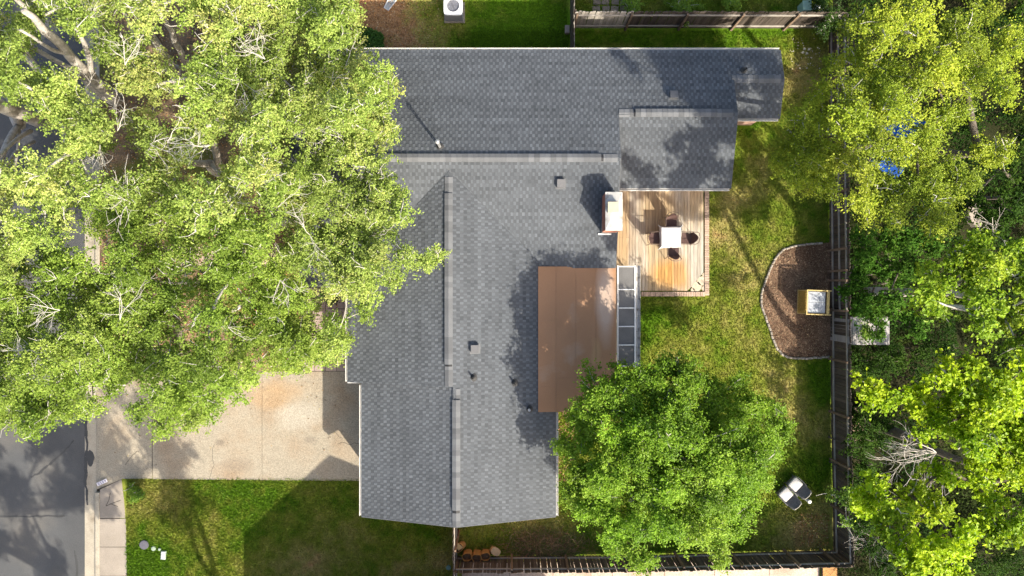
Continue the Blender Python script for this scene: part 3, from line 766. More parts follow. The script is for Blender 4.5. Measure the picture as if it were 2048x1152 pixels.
# draped cloth
n = 30; hw = .58; V = []; r_ = random.Random(3)
for j in range(n + 1):
    for i in range(n + 1):
        u = -hw + 2 * hw * i / n; v = -hw + 2 * hw * j / n
        ex_ = max(0, abs(u) - .415); ey_ = max(0, abs(v) - .415)
        X = math.copysign(min(abs(u), .415), u); Y = math.copysign(min(abs(v), .415), v)
        drop = max(ex_, ey_); ang = .30 if (u < 0 or v > 0) else .10
        fold = .012 * math.sin(9 * (u if ey_ > ex_ else v)) * (drop / .165)
        X += math.copysign(ex_ * ang + (fold if ex_ > 0 else 0), u) if ex_ > 0 else 0
        Y += math.copysign(ey_ * ang + (fold if ey_ > 0 else 0), v) if ey_ > 0 else 0
        cor = min(ex_, ey_); X += math.copysign(cor * .55, u); Y += math.copysign(cor * .55, v)
        wr = .006 * math.sin(13 * u + 5 * v) * math.exp(-((u - .0) ** 2 + (v - .1) ** 2) / .06) + .004 * float(vnoise(u + 3, v, .16, 77))
        V.append((X, Y, .731 + wr - max(drop - .004, 0) * .97 + cor * .25))
b = MB(); b.poly(V, [(j * (n + 1) + i, j * (n + 1) + i + 1, (j + 1) * (n + 1) + i + 1, (j + 1) * (n + 1) + i) for j in range(n) for i in range(n)])
o = b.build('tablecloth', M_cloth, None, smooth=True, loc=(tx, ty, DZ)); tag(o, 'white cloth draped over the square table on the deck', 'tablecloth')

def curved_panel(b, wd, z0, z1, y0, lean, depth, th=.02, nu=8, nv=5, round_top=.35):
    """upholstered back: curved in plan, rounded at the top"""
    def p(u, v, s):
        zz = z0 + (z1 - z0) * v
        k = 1 - round_top * max(0, v - .45) ** 2 * 3.0 * 1
        x = wd / 2 * u * k
        y = y0 + lean * v - depth * (u * u) + s * th
        zz -= (abs(u) ** 3) * .10 * v
        return (x, y, zz)
    for s, flip in ((0, False), (1, True)):
        for i in range(nu):
            for j in range(nv):
                u0, u1 = -1 + 2 * i / nu, -1 + 2 * (i + 1) / nu; v0, v1 = j / nv, (j + 1) / nv
                q = [p(u0, v0, s), p(u1, v0, s), p(u1, v1, s), p(u0, v1, s)]
                b.face(q[::-1] if flip else q)
    for i in range(nu):
        u0, u1 = -1 + 2 * i / nu, -1 + 2 * (i + 1) / nu
        b.face([p(u0, 1, 0), p(u1, 1, 0), p(u1, 1, 1), p(u0, 1, 1)])
    for j in range(nv):
        v0, v1 = j / nv, (j + 1) / nv
        b.face([p(-1, v0, 0), p(-1, v1, 0), p(-1, v1, 1), p(-1, v0, 1)]); b.face([p(1, v1, 0), p(1, v0, 0), p(1, v0, 1), p(1, v1, 1)])
def make_chair():
    # back of the chair is +y, front is -y
    r = thing('garden_chair', '', 'chair')
    b = MB(); nn = 6
    for i in range(nn):
        for j in range(nn):
            def sp(i, j, s):
                u, v = i / nn * 2 - 1, j / nn * 2 - 1
                return (u * .235 * (1 - .06 * (v > .5)), v * .23, .43 - .018 * (1 - u * u) + .012 * v * -1 - s * .016)
            q = [sp(i, j, 0), sp(i + 1, j, 0), sp(i + 1, j + 1, 0), sp(i, j + 1, 0)]; b.face(q)
            q = [sp(i, j, 1), sp(i + 1, j, 1), sp(i + 1, j + 1, 1), sp(i, j + 1, 1)]; b.face(q[::-1])
    b.build('seat', M_ch, r)
    b = MB(); curved_panel(b, .48, .42, .90, .22, .14, .09); b.build('backrest', M_ch, r, smooth=False)
    for s in (-1, 1):
        b = MB(); b.tube([(s * .26, .30, .66), (s * .275, .15, .665), (s * .275, -.20, .64), (s * .27, -.27, .60), (s * .265, -.285, .50)], .014, 6); b.build('armrest', M_cf, r)
        b = MB(); b.tube([(s * .265, -.285, .50), (s * .26, -.28, .25), (s * .265, -.30, 0)], .014, 6); b.build('leg', M_cf, r)
        b = MB(); b.tube([(s * .245, .34, .88), (s * .26, .30, .66), (s * .25, .23, .42), (s * .265, .30, 0)], .014, 6); b.build('leg', M_cf, r)
        b = MB(); b.tube([(s * .26, -.27, .415), (s * .25, .23, .42)], .012, 6); b.build('seat_rail', M_cf, r)
    b = MB(); b.tube([(-.25, -.25, .415), (.25, -.25, .415)], .012, 6); b.build('seat_rail', M_cf, r)
    pts = [(-.245, .33, .88), (-.2, .40, .915), (0, .44, .93), (.2, .40, .915), (.245, .33, .88)]
    b = MB(); b.tube(pts, .014, 6); b.build('back_frame', M_cf, r)
    return r
ch0 = make_chair()
spots = [(1341, 447, 0.02, 'brown mesh garden chair between the table and the house eave'), (1372, 477, -math.pi / 2 - .05, 'brown mesh garden chair on the side of the table towards the lawn'),
         (1345, 503, math.pi + .03, 'brown mesh garden chair beside the orange stained planks'), (1309, 477, math.pi / 2 + .03, 'brown mesh garden chair on the side of the table towards the chimney')]
for i, (x, y, rz, lab) in enumerate(spots):
    o = ch0 if i == 0 else copy_tree(ch0)
    o.location = (*P(x, y, .45), DZ); o.rotation_euler = (0, 0, rz); tag(o, lab, 'chair', 'brown chairs round the deck table')

# ------------------------------------------------------------------ wicker chairs and post on the lawn
M_wick = mat('grey_wicker', (.12, .12, .125), .7, .2, 14, fine=.35, fscale=60, bump=.6, bscale=70)
M_cush = mat('white_cushion', (.46, .45, .44), .8, .05, 8, bump=.2, bscale=30)
def rrect(hx, hy, r, n=5):
    pts = []
    for cx, cy, a0 in ((hx - r, hy - r, 0), (-hx + r, hy - r, 90), (-hx + r, -hy + r, 180), (hx - r, -hy + r, 270)):
        for k in range(n + 1):
            t = math.radians(a0 + 90 * k / n); pts.append((cx + r * math.cos(t), cy + r * math.sin(t)))
    return pts
def make_wicker():
    r = thing('wicker_chair', '', 'chair')
    b = MB(); b.prism(rrect(.27, .25, .07), .20, .36); b.build('seat_base', M_wick, r)
    b = MB(); pl = rrect(.245, .235, .07); n = len(pl)
    vs = [(x, y, .361) for x, y in pl] + [(x * 1.02, y * 1.02, .40) for x, y in pl] + [(x * .9, y * .9, .435) for x, y in pl]
    b.poly(vs, [(i, (i + 1) % n, n + (i + 1) % n, n + i) for i in range(n)] + [(n + i, n + (i + 1) % n, 2 * n + (i + 1) % n, 2 * n + i) for i in range(n)] + [tuple(range(2 * n, 3 * n))])
    b.build('seat_cushion', M_cush, r, smooth=True)
    b = MB(); curved_panel(b, .54, .36, .66, .24, .38, .05, .04, 8, 5, .12); b.build('backrest', M_wick, r)
    b = MB(); b.tube([(-.24, .55, .60), (-.2, .61, .66), (0, .635, .675), (.2, .61, .66), (.24, .55, .60)], .018, 6); b.build('back_rim', mat('sunlit_rim', (.45, .42, .36), .7, .1, 8), r)  # pale colour paints the sun caught along the backrest edge
    for sx in (-1, 1):
        for sy in (-1, 1):
            b = MB(); b.tube([(sx * .22, sy * .2, .2), (sx * .24, sy * .23, 0)], [.02, .014], 6); b.build('leg', M_wick, r)
        b = MB(); b.tube([(sx * .285, -.22, .36), (sx * .295, -.2, .52), (sx * .295, .15, .57), (sx * .285, .36, .50)], .017, 6); b.build('armrest', M_wick, r)
    return r
w0 = make_wicker()
rz = math.radians(-137)
w0.location = (*P(1572, 989, .4), 0); w0.rotation_euler = (0, 0, rz); tag(w0, 'grey wicker chair with white cushion touching the round tree crown', 'chair', 'grey wicker chairs on the back lawn')
w1 = copy_tree(w0); w1.location = (*P(1591, 969, .4), 0); w1.rotation_euler = (0, 0, rz + .06); tag(w1, 'grey wicker chair with white cushion between the other wicker chair and the fence', 'chair', 'grey wicker chairs on the back lawn')
pst = thing('pedestal_post', 'short white round post with cap beside the wicker chairs', 'post', (*P(1606, 994), 0))
b = MB(); b.lathe(0, 0, [(.055, 0), (.06, .62)], 14); b.build('shaft', M_white, pst, smooth=True)
b = MB(); b.lathe(0, 0, [(.085, .62), (.088, .67), (.07, .70), (.02, .71)], 14); b.build('cap', M_white, pst)
b = MB(); b.lathe(0, 0, [(.10, 0), (.10, .03), (.06, .05)], 14); b.build('base', M_vent, pst)

# ------------------------------------------------------------------ fences
M_picket_lit = mat('sunlit_picket', (.34, .31, .27), .9, .25, 3, objvar=.25, fine=.3, fscale=50, stretch=(1, 1, .1), spec=.1)  # pale copy for the sunlit bay: sunlight put into the colour
M_picket = mat('weathered_shaded_picket', (.095, .078, .065), .9, .25, 3, objvar=.30, fine=.3, fscale=50, stretch=(1, 1, .1), spec=.1)  # weathered wood, darkened further so unlit fence faces read as shade
M_rail = mat('weathered_rail', (.36, .33, .29), .9, .2, 3, objvar=.12, fine=.2, fscale=40)
M_post = mat('fence_post', (.21, .15, .105), .9, .2, 3, objvar=.2)
pk = []
for k in range(3):
    b = MB(); hgt = 1.80 + .015 * k; hw = .066
    b.poly([(-hw, -.009, .03), (hw, -.009, .03), (hw, .009, .03), (-hw, .009, .03), (-hw, -.009, hgt - .03), (hw, -.009, hgt - .03), (hw, .009, hgt - .03), (-hw, .009, hgt - .03),
            (-hw + .03, -.009, hgt), (hw - .03, -.009, hgt), (hw - .03, .009, hgt), (-hw + .03, .009, hgt)],
           [(3, 2, 1, 0), (0, 1, 5, 4), (1, 2, 6, 5), (2, 3, 7, 6), (3, 0, 4, 7), (4, 5, 9, 8), (5, 6, 10, 9), (6, 7, 11, 10), (7, 4, 8, 11), (8, 9, 10, 11)])
    me = b.mesh('picket'); me.materials.append(M_picket); pk.append(me)
pk_lit = []
for me in pk:
    m2 = me.copy(); m2.materials[0] = M_picket_lit; pk_lit.append(m2)
def fence(name, label, path, posts, rails, side, group=None, skip=lambda x, y: False, lit_span=(0, 0)):
    """path: plan points; posts: list of arc positions; rails heights; side: +1 rails to the left of travel"""
    root = thing(name, label, 'fence', (path[0][0], path[0][1], 0), 0, group)
    ox, oy = path[0]
    segs = []; tot = 0
    for i in range(len(path) - 1):
        a = Vector(path[i]); b_ = Vector(path[i + 1]); l = (b_ - a).length; segs.append((tot, tot + l, a, (b_ - a) / l)); tot += l
    def at(s):
        for s0, s1, a, d in segs:
            if s <= s1 + 1e-6: return a + d * (s - s0), d
        return segs[-1][2] + segs[-1][3] * (s - segs[-1][0]), segs[-1][3]
    s = .08
    while s < tot - .05:
        p, d = at(s)
        if not skip(p.x, p.y):
            o = bpy.data.objects.new('picket', random.choice(pk_lit if lit_span[0] < s < lit_span[1] else pk)); C.objects.link(o); o.parent = root
            o.location = (p.x - ox + random.uniform(-.004, .004), p.y - oy, random.uniform(-.02, .015)); o.rotation_euler = (random.uniform(-.012, .012), random.uniform(-.012, .012), math.atan2(d.y, d.x) + random.uniform(-.03, .03))
        s += .1425
    for s in posts:
        p, d = at(s); n = Vector((-d.y, d.x)) * side; q = p + n * .075
        if skip(p.x, p.y): continue
        b = MB(); b.bbox(-.045, .045, -.045, .045, 0, 1.72, .01); o = b.build('post', M_post, root); o.location = (q.x - ox, q.y - oy, 0); o.rotation_euler = (random.uniform(-.01, .01), random.uniform(-.01, .01), math.atan2(d.y, d.x))
    cuts = sorted(set([0.0] + list(posts) + [tot]))
    for i in range(len(cuts) - 1):
        if cuts[i + 1] - cuts[i] < .3: continue
        for rz in rails:
            p0, d = at(cuts[i] + .01); p1, d1 = at(cuts[i + 1] - .01)
            m_ = (p0 + p1) / 2
            if skip(m_.x, m_.y): continue
            n = Vector((-d.y, d.x)) * side; L = (p1 - p0).length; dd = (p1 - p0).normalized()
            b = MB(); sag = random.uniform(-.015, .0)
            k = 6; pts = [(-L / 2 + L * t / k, 0, sag * math.sin(math.pi * t / k)) for t in range(k + 1)]
            for t in range(k):
                x0, x1 = pts[t][0], pts[t + 1][0]; za, zb = pts[t][2], pts[t + 1][2]
                b.poly([(x0, -.02, za - .045), (x1, -.02, zb - .045), (x1, .02, zb - .045), (x0, .02, za - .045), (x0, -.02, za + .045), (x1, -.02, zb + .045), (x1, .02, zb + .045), (x0, .02, za + .045)],
                       [(3, 2, 1, 0), (4, 5, 6, 7), (0, 1, 5, 4), (2, 3, 7, 6), (3, 0, 4, 7), (1, 2, 6, 5)])
            o = b.build('rail', M_rail, root); c = (p0 + p1) / 2 + n * .035; o.location = (c.x - ox, c.y - oy, rz + random.uniform(-.015, .015)); o.rotation_euler = (0, random.uniform(-.004, .004), math.atan2(dd.y, dd.x))
    return root
fxr = 13.98
# fence towards the wood, rails facing the lawn (west)
yN = 11.38; ysplit = -1.0
fence('plank_fence', 'weathered three rail plank fence between the lawn and the leafy trees', [(13.9, yN), (13.93, 4), (fxr, ysplit)], [.05, 2.4, 4.9, 7.3, 9.75, 10.65, 11.05, 12.35], (.35, .95, 1.55), -1)
fence('plank_fence', 'long dark two rail plank fence past the mulch bed and wicker chairs', [(fxr, ysplit), (14.02, -6), (14.14, -11.6)], [2.1, 4.4, 6.5, 8.5, 10.55], (.35, 1.55), -1)
fence('plank_fence', 'dark plank fence with two rails beside the paper sacks and brush', [(-2.36, -11.78), (5, -11.74), (14.1, -11.52)], [2.35, 4.7, 7.1, 9.5, 11.9, 14.3, 15.9], (.35, 1.5), 1)
fence('plank_fence', 'plank fence across the strip of grass north of the roof with one sunlit bay', [(2.62, 11.42), (8, 11.42), (13.9, 11.40)], [.1, 2.35, 4.68, 7.0, 9.3, 11.2], (.35, 1.5), -1, lit_span=(0, 2.4))
fence('plank_fence', 'plank fence seen edge on running from the house past the concrete block', [(2.56, 13.9), (2.56, 9.3)], [.5, 2.4, 4.3], (.35, 1.5), 1)
fence('plank_fence', 'plank fence seen edge on from the roof gable past the paper sacks', [(-2.44, -9.0), (-2.44, -14.5)], [.1, 1.9, 2.8, 4.6], (.35, 1.5), 1)

# ------------------------------------------------------------------ mulch bed with stone edging and hutch
M_mulch = mat('mulch', (.25, .160, .105), .95, .3, 2.2, fine=.45, fscale=24, bump=1.0, bscale=40, tint=((.14, .085, .055), .8, .45, .6), spec=.08)
b = MB()
b.prism(BED, -.03, .02); o = b.build('mulch_bed', M_mulch); o['kind'] = 'structure'
n = 15000; x = RNG.uniform(10.7, 13.9, n); y = RNG.uniform(-3.2, 2.1, n); k = in_poly(x, y, BED); x = x[k]; y = y[k]; n = len(x)
def scatter_quads(x, y, z, L, Wd, col, tilt=.5):
    n = len(x); th = RNG.uniform(0, 2 * np.pi, n); ti = RNG.normal(0, tilt, n); t2 = RNG.normal(0, tilt, n)
    a = np.stack([np.cos(th) * np.cos(ti), np.sin(th) * np.cos(ti), np.sin(ti)], -1); bb = np.stack([-np.sin(th) * np.cos(t2), np.cos(th) * np.cos(t2), np.sin(t2)], -1)
    c = np.stack([x, y, z], -1); L = L[:, None] / 2; Wd = Wd[:, None] / 2
    co = np.stack([c - a * L, c + bb * Wd, c + a * L, c - bb * Wd], 1).reshape(-1, 3)
    return raw_mesh('m', co, np.arange(4 * n), 4, col)
cols = np.where(RNG.random((n, 1)) < .36, np.array([[.46, .33, .21]]), np.array([[.17, .10, .065]])) * RNG.uniform(.5, 1.4, (n, 1))
big = (fbm(x, y, .7, 55) > .5)[:, None]; cols = np.where(big, cols, cols * .72)
o = link('bark_mulch', scatter_quads(x, y, RNG.uniform(.02, .045, n), RNG.uniform(.03, .09, n), RNG.uniform(.012, .035, n), cols), M_litter); tag(o, 'brown bark mulch chips covering the stone edged bed', 'mulch', None, 'stuff')
M_stone = mat('edging_stone', (.34, .30, .25), .9, .2, 8, objvar=.2, fine=.2, fscale=40)
er = thing('stone_edging', 'curved row of small pale stone blocks round the mulch bed', 'garden edging', (*BED[7], 0))
sm_ = []
for k in range(3):
    b = MB(); b.bbox(-.082, .082, -.045, .045, -.02, .085, .018 + .004 * k); me = b.mesh('edging_stone'); me.materials.append(M_stone); sm_.append(me)
curve = [Vector(p) for p in BED[1:14]] + [Vector(P(1662, 713))]
# smooth the curve (Chaikin)
for _ in range(2):
    q = [curve[0]]
    for i in range(len(curve) - 1): q += [curve[i] * .75 + curve[i + 1] * .25, curve[i] * .25 + curve[i + 1] * .75]
    curve = q + [curve[-1]]
acc = 0.0; step = .182
for i in range(len(curve) - 1):
    d = curve[i + 1] - curve[i]; l = d.length
    while acc <= l:
        p = curve[i] + d * (acc / l)
        o = bpy.data.objects.new('edging_stone', random.choice(sm_)); C.objects.link(o); o.parent = er
        o.location = (p.x - BED[7][0] + random.uniform(-.012, .012), p.y - BED[7][1] + random.uniform(-.012, .012), random.uniform(-.015, .01)); o.rotation_euler = (random.uniform(-.08, .08), random.uniform(-.08, .08), math.atan2(d.y, d.x) + random.uniform(-.12, .12))
        acc += step
    acc -= l

M_ply = mat('yellow_timber', (.62, .47, .20), .7, .12, 4, objvar=.08, fine=.15, fscale=40, stretch=(.1, 1, 1))
M_lat = mat('yellow_lattice', (.55, .36, .09), .7, .15, 6, objvar=.12)
M_lid = mat('white_plastic_sheet', (.42, .45, .50), .35, .08, 3, tint=((.50, .46, .36), 3, .6, .75), spec=.5)
M_dk = mat('dark_inside', (.035, .022, .015), .9, .1, 4)
hx, hy = 12.53, -1.10
ht = thing('hutch', 'yellow timber hutch with lattice side and white sheet top on the mulch', 'hutch', (hx, hy, 0), math.radians(-2))
HW, HD, HH = .86, 1.0, 1.0
b = MB(); b.box(.03, HW - .03, .03, HD - .03, .05, .86); b.build('inner_box', M_dk, ht)
for (x, y) in ((0, 0), (0, HD), (HW, 0), (HW, HD)):
    b = MB(); b.box(x - .02, x + .025, y - .02, y + .025, 0, HH - .05); b.build('post', M_ply, ht)
def beam(x0, x1, y0, y1, z0, z1, m=M_ply):
    b = MB(); b.bbox(x0, x1, y0, y1, z0, z1, .004); b.build('beam', m, ht)
beam(-.035, .015, -.03, HD + .03, HH - .06, HH + .005); beam(-.03, HW + .17, HD - .015, HD + .035, HH - .055, HH); beam(-.03, HW + .17, -.035, .015, HH - .055, HH)
beam(HW - .02, HW + .09, .02, HD - .02, HH - .06, HH - .01); beam(-.03, .01, -.02, HD + .02, .02, .08)
for j in range(2):
    b = MB(); y0 = .04 + j * (HD - .08) / 2
    nn = 10
    for i in range(nn):
        xa = .05 + (HW - .12) * i / nn; xb = .05 + (HW - .12) * (i + 1) / nn
        za = HH - .07 + .004 * (i % 2); zb = HH - .07 + .004 * ((i + 1) % 2)
        b.face([(xa, y0 + .006, za), (xb, y0 + .006, zb), (xb, y0 + (HD - .08) / 2 - .006, zb), (xa, y0 + (HD - .08) / 2 - .006, za)])
    b.build('top_sheet', M_lid, ht)
# diagonal lattice on the lawn side and on the path side
nl = 9
for s in (-1, 1):
    for k in range(-nl, nl + 1):
        b = MB(); y0 = HD / 2 + k * .115
        pts = []
        for t in (0.0, 1.0):
            z = .08 + t * .84; yy = y0 + s * (z - .5)
            pts.append((yy, z))
        (ya, za), (yb, zb) = pts
        # clip to 0..HD
        def clip(ya, za, yb, zb):
            t0, t1 = 0., 1.; dy = yb - ya
            for lim, sg in ((0.02, 1), (HD - .02, -1)):
                f0 = sg * (ya - lim); f1 = sg * (yb - lim)
                if f0 < 0 and f1 < 0: return None
                if f0 < 0: t0 = max(t0, f0 / (f0 - f1))
                elif f1 < 0: t1 = min(t1, f0 / (f0 - f1))
            if t1 - t0 < .05: return None
            return (ya + dy * t0, za + (zb - za) * t0, ya + dy * t1, za + (zb - za) * t1)
        c = clip(ya, za, yb, zb)
        if c is None: continue
        xo = -.012 if s < 0 else -.024
        b.tube([(xo, c[0], c[1]), (xo, c[2], c[3])], .013, 4); b.build('lattice_strip', M_lat, ht)

# ------------------------------------------------------------------ small things on the lawns
M_cov = mat('grey_cover', (.125, .12, .145), .6, .12, 12)
M_pale = mat('pale_green_plastic', (.30, .37, .28), .6, .1, 12)
M_palew = mat('pale_grey_plastic', (.45, .48, .48), .55, .1, 8)
def disc(px, py, r, m, label, cat, name, ring=True):
    c = P(px, py); t = thing(name, label, cat, (*c, 0))
    b = MB(); b.lathe(0, 0, [(r, -.02), (r, .05), (r * .97, .058), (r * .9, .058)], 20); b.build('rim', m, t)
    b = MB(); b.lathe(0, 0, [(r * .88, .03), (r * .88, .064), (r * .5, .068), (.02, .07)], 20); b.build('lid', m, t)
disc(289, 1089, .20, M_cov, 'round grey utility cover in the front lawn', 'utility cover', 'utility_cover')
disc(308, 1096.5, .10, M_pale, 'small pale green round cover beside the grey utility cover', 'utility cover', 'utility_cover')
disc(320, 1098, .062, M_pale, 'tiny green round cover above the pale rectangular meter box', 'utility cover', 'utility_cover')
mbx = thing('meter_box', 'pale rectangular meter box lid in the front lawn', 'meter box', (*P(327.5, 1110), 0), -.06)
b = MB(); b.bbox(-.115, .115, -.19, .19, -.02, .05, .01); b.build('body', M_pale, mbx)
b = MB(); b.bbox(-.095, .095, -.17, .17, .05, .066, .006); b.build('lid', M_palew, mbx)
disc(897, 1134.5, .11, mat('teal_plastic', (.12, .22, .19), .6, .15, 8), 'dull teal round cover beside the end of the plank fence', 'utility cover', 'utility_cover')

# paper sacks
M_sack = mat('brown_paper', (.42, .235, .085), .85, .15, 5, bump=.8, bscale=9)
M_sackin = mat('yard_clippings', (.16, .095, .05), .95, .4, 14, bump=1, bscale=30)
M_sackp = mat('pale_paper', (.56, .40, .22), .85, .12, 5, bump=.6, bscale=9)
def sack(px, py, rz, label, tip=0.0, m=M_sack, open_=True, tdir=0):
    t = thing('paper_sack', label, 'paper sack', (*P(px, py), .02), rz, 'paper sacks by the fence'); r = random.Random(int(px))
    b = MB(); ns = 14; pr = [(.82, 0), (1.0, .06), (1.02, .3), (.97, .5), (1.05, .62), (1.0, .66), (.93, .655)]
    for k, (s_, z) in enumerate(pr): pass
    rings = []
    for (s_, z) in pr:
        ring = []
        for k in range(ns):
            a = 2 * math.pi * k / ns; rx, ry = .20, .165
            q = (abs(math.cos(a)) ** 3 + abs(math.sin(a)) ** 3) ** (-1 / 3)
            w_ = s_ * (1 + r.uniform(-.05, .05))
            ring.append((rx * w_ * q * math.cos(a), ry * w_ * q * math.sin(a) + z * tip, z * math.cos(min(1.2, abs(tip))) + r.uniform(-.012, .012)))
        rings.append(ring)
    V = [p for rg in rings for p in rg]; F = [tuple(range(ns))[::-1]]
    for i in range(len(pr) - 1):
        for k in range(ns): F.append((i * ns + k, i * ns + (k + 1) % ns, (i + 1) * ns + (k + 1) % ns, (i + 1) * ns + k))
    if not open_: F.append(tuple(range((len(pr) - 1) * ns, len(pr) * ns)))
    b.poly(V, F); b.build('bag', m, t)
    if open_:
        b = MB(); ring = rings[3]; zc = .50
        c = (0, zc * tip, zc * math.cos(min(1.2, abs(tip))) + .07)
        for k in range(ns): b.face([ring[k], ring[(k + 1) % ns], c])
        b.build('clippings', M_sackin, t)
sack(924, 1090, .75, 'brown paper sack with folded pale top nearest the gable fence', .25, M_sack)
sack(936, 1104, .15, 'open brown paper sack second from the gable fence', .05)
sack(955, 1105, -.05, 'open brown paper sack in the middle of the row of sacks', .0)
sack(972, 1104, .05, 'open brown paper sack second from the dry brush', .08)
sack(988, 1100, -.5, 'pale closed paper sack leaning at the brush end of the row', .30, M_sackp, False)
M_card = mat('cardboard', (.58, .40, .19), .85, .1, 5)
b = MB(); b.face([(-.13, -.10, .0), (.12, -.13, .03), (.10, .15, .05), (-.05, .17, .02)]); b.face([(-.05, .17, .015), (.10, .15, .045), (.12, -.13, .025), (-.13, -.10, -.005)])
o = b.build('paper_flap', M_card); o.parent = [q for q in C.objects if q.name == 'paper_sack'][0]; o.location = (.06, .18, .67)
M_stain = mat('reddish_board', (.22, .10, .055), .85, .2, 5)
b = MB(); b.box(-.02, .02, -.45, .45, .0, .14); o = b.build('timber_board', M_stain); o.location = (*P(914, 1078), .01); o.rotation_euler = (0, .4, math.radians(-8)); tag(o, 'reddish timber board leaning by the fence above the paper sacks', 'board')

# air conditioner, splash block, concrete block, utility cabinet
M_acw = mat('white_enamel', (.76, .77, .78), .4, .04, 8)
M_fin = mat('grey_fins', (.30, .31, .36), .5, .1, 10)
acx, acy = P(906, 11, .8)
ac = thing('air_conditioner', 'white outdoor air conditioning unit on the grass of the neighbouring yard', 'air conditioner', (acx, acy, 0))
b = MB(); b.box(-.38, .38, -.38, .38, .04, .72); b.build('fin_body', M_fin, ac)
b = MB(); b.bbox(-.45, .45, -.45, .45, 0, .05, .01); b.build('pad', M_conc, ac)
top = MB(); ns = 24
for k in range(ns):
    a0 = 2 * math.pi * k / ns; a1 = 2 * math.pi * (k + 1) / ns
    def sq(a): 
        q = (abs(math.cos(a)) ** 8 + abs(math.sin(a)) ** 8) ** (-1 / 8); return (.40 * q * math.cos(a), .40 * q * math.sin(a))
    o0, o1 = sq(a0), sq(a1); i0, i1 = (.27 * math.cos(a0), .27 * math.sin(a0)), (.27 * math.cos(a1), .27 * math.sin(a1))
    top.face([(*o0, .78), (*o1, .78), (*i1, .80), (*i0, .80)][::1]); top.face([(*o0, .70), (*o1, .70), (*o1, .78), (*o0, .78)]); top.face([(*i0, .80), (*i1, .80), (*i1, .62), (*i0, .62)])
top.build('top_cover', M_acw, ac)
b = MB()
for k in range(10): 
    r = .03 + k * .026; b.tube([(r * math.cos(t), r * math.sin(t), .79) for t in np.linspace(0, 2 * math.pi, 20)], .004, 4, False)
for k in range(6): b.tube([(0, 0, .792), (.27 * math.cos(k * math.pi / 3), .27 * math.sin(k * math.pi / 3), .792)], .005, 4)
b.build('fan_grille', M_vent, ac, kind=None)
for k in range(3):
    a = k * 2.09; b = MB(); d = Vector((math.cos(a), math.sin(a), 0)); nrm = Vector((-d.y, d.x, 0))
    b.face([d * .04 + nrm * -.03 + Vector((0, 0, .60)), d * .24 + nrm * -.09 + Vector((0, 0, .60)), d * .25 + nrm * .09 + Vector((0, 0, .67)), d * .04 + nrm * .03 + Vector((0, 0, .63))]); b.build('fan_blade', M_fin, ac)
spb = thing('splash_block', 'white ribbed plastic splash block lying on dry leaves', 'splash block', (*P(780, 8), .0), math.radians(-33))
b = MB(); b.prism([(-.10, -.27), (.10, -.27), (.15, .27), (-.15, .27)], .01, .035); b.build('tray', M_palew, spb)
for s in (-1, 1):
    b = MB(); b.prism([(s * .10, -.27), (s * .125, -.27), (s * .175, .27), (s * .15, .27)], .01, .085); b.build('side', M_white, spb)
b = MB(); b.box(-.12, .12, -.30, -.272, .01, .085); b.build('end', M_white, spb)
for k in range(3):
    b = MB(); b.box(-.07 + k * .07 - .008, -.07 + k * .07 + .008, -.25, .25, .035, .05); b.build('rib', M_palew, spb)
b = MB(); b.bbox(-.10, .10, -.17, .17, 0, .19, .012); o = b.build('concrete_block', mat('pinkish_block', (.38, .30, .25), .9, .15, 8), None); o.location = (*P(1134, 61), 0); tag(o, 'small tan concrete block against the edge on fence', 'block')
M_util = mat('green_cabinet', (.30, .44, .34), .5, .08, 8)
ucx, ucy = P(1612, 20, .5)
uc = thing('utility_cabinet', 'pale green utility cabinet behind the plank fence', 'utility cabinet', (ucx, ucy + .15, 0), .05)
b = MB(); b.bbox(-.17, .17, -.2, .2, 0, .6, .02); b.build('body', M_util, uc)
for k in range(5):
    b = MB(); b.box(-.14 + k * .07 - .01, -.14 + k * .07 + .01, -.21, -.2, .06, .52); b.build('rib', M_util, uc)
b = MB(); b.bbox(-.19, .19, -.22, .22, .6, .64, .015); b.build('lid', M_util, uc)
b = MB(); b.lathe(0, 0, [(.09, 0), (.10, .3), (.08, .32)], 10); o = b.build('bucket', M_palew); o.location = (*P(1637, 14), .02); o.rotation_euler = (.9, 0, -1.0); tag(o, 'small white bucket tipped over beside the green cabinet', 'bucket')
# pavers of the garden beyond the plank fence
gp = thing('stepping_path', 'path of brown stone slabs beyond the sunlit fence bay', 'stone path', (*P(1222, 6), 0))
M_gpav = mat('brown_slab', (.27, .21, .16), .9, .2, 5, objvar=.2)
for i in range(4):
    for j in range(3):
        b = MB(); b.bbox(-.17, .17, -.12, .12, -.02, .03, .015); o = b.build('slab', M_gpav, gp); o.location = (-.63 + i * .4 + random.uniform(-.03, .03), -.25 + j * .29, 0); o.rotation_euler = (0, 0, random.uniform(-.15, .15))

# shed with plank roof behind the fence
M_shed = mat('grey_plank', (.34, .32, .31), .9, .15, 4, objvar=.10, fine=.22, fscale=30, stretch=(1, .1, 1), tint=((.22, .20, .19), 2, .55, .75))
sx0, sx1 = xr(1697, 1.7), xr(1779, 1.7); sy0, sy1 = yr(636, 1.7), yr(688, 1.7)
sh = thing('shed', 'low shed with grey plank roof against the fence under the dark tree', 'shed', (sx0, sy1, 0))
SW, SD = sx1 - sx0, sy0 - sy1
for k, (a, b_, c, d) in enumerate(((.03, SW - .03, .03, .07), (.03, SW - .03, SD - .07, SD - .03), (.03, .07, .07, SD - .07), (SW - .07, SW - .03, .07, SD - .07))):
    b = MB(); b.box(a, b_, c, d, 0, 1.62); b.build('wall', M_shed, sh)
npl = 10
for i in range(npl):
    x0 = i * SW / npl + .005; x1 = (i + 1) * SW / npl - .005; raise_ = .02 if i >= 5 else 0
    b = MB(); b.bbox(x0, x1, -.03 + random.uniform(-.012, .012), SD + .05, 1.66 + raise_, 1.69 + raise_, .004); b.build('roof_plank', M_shed, sh)
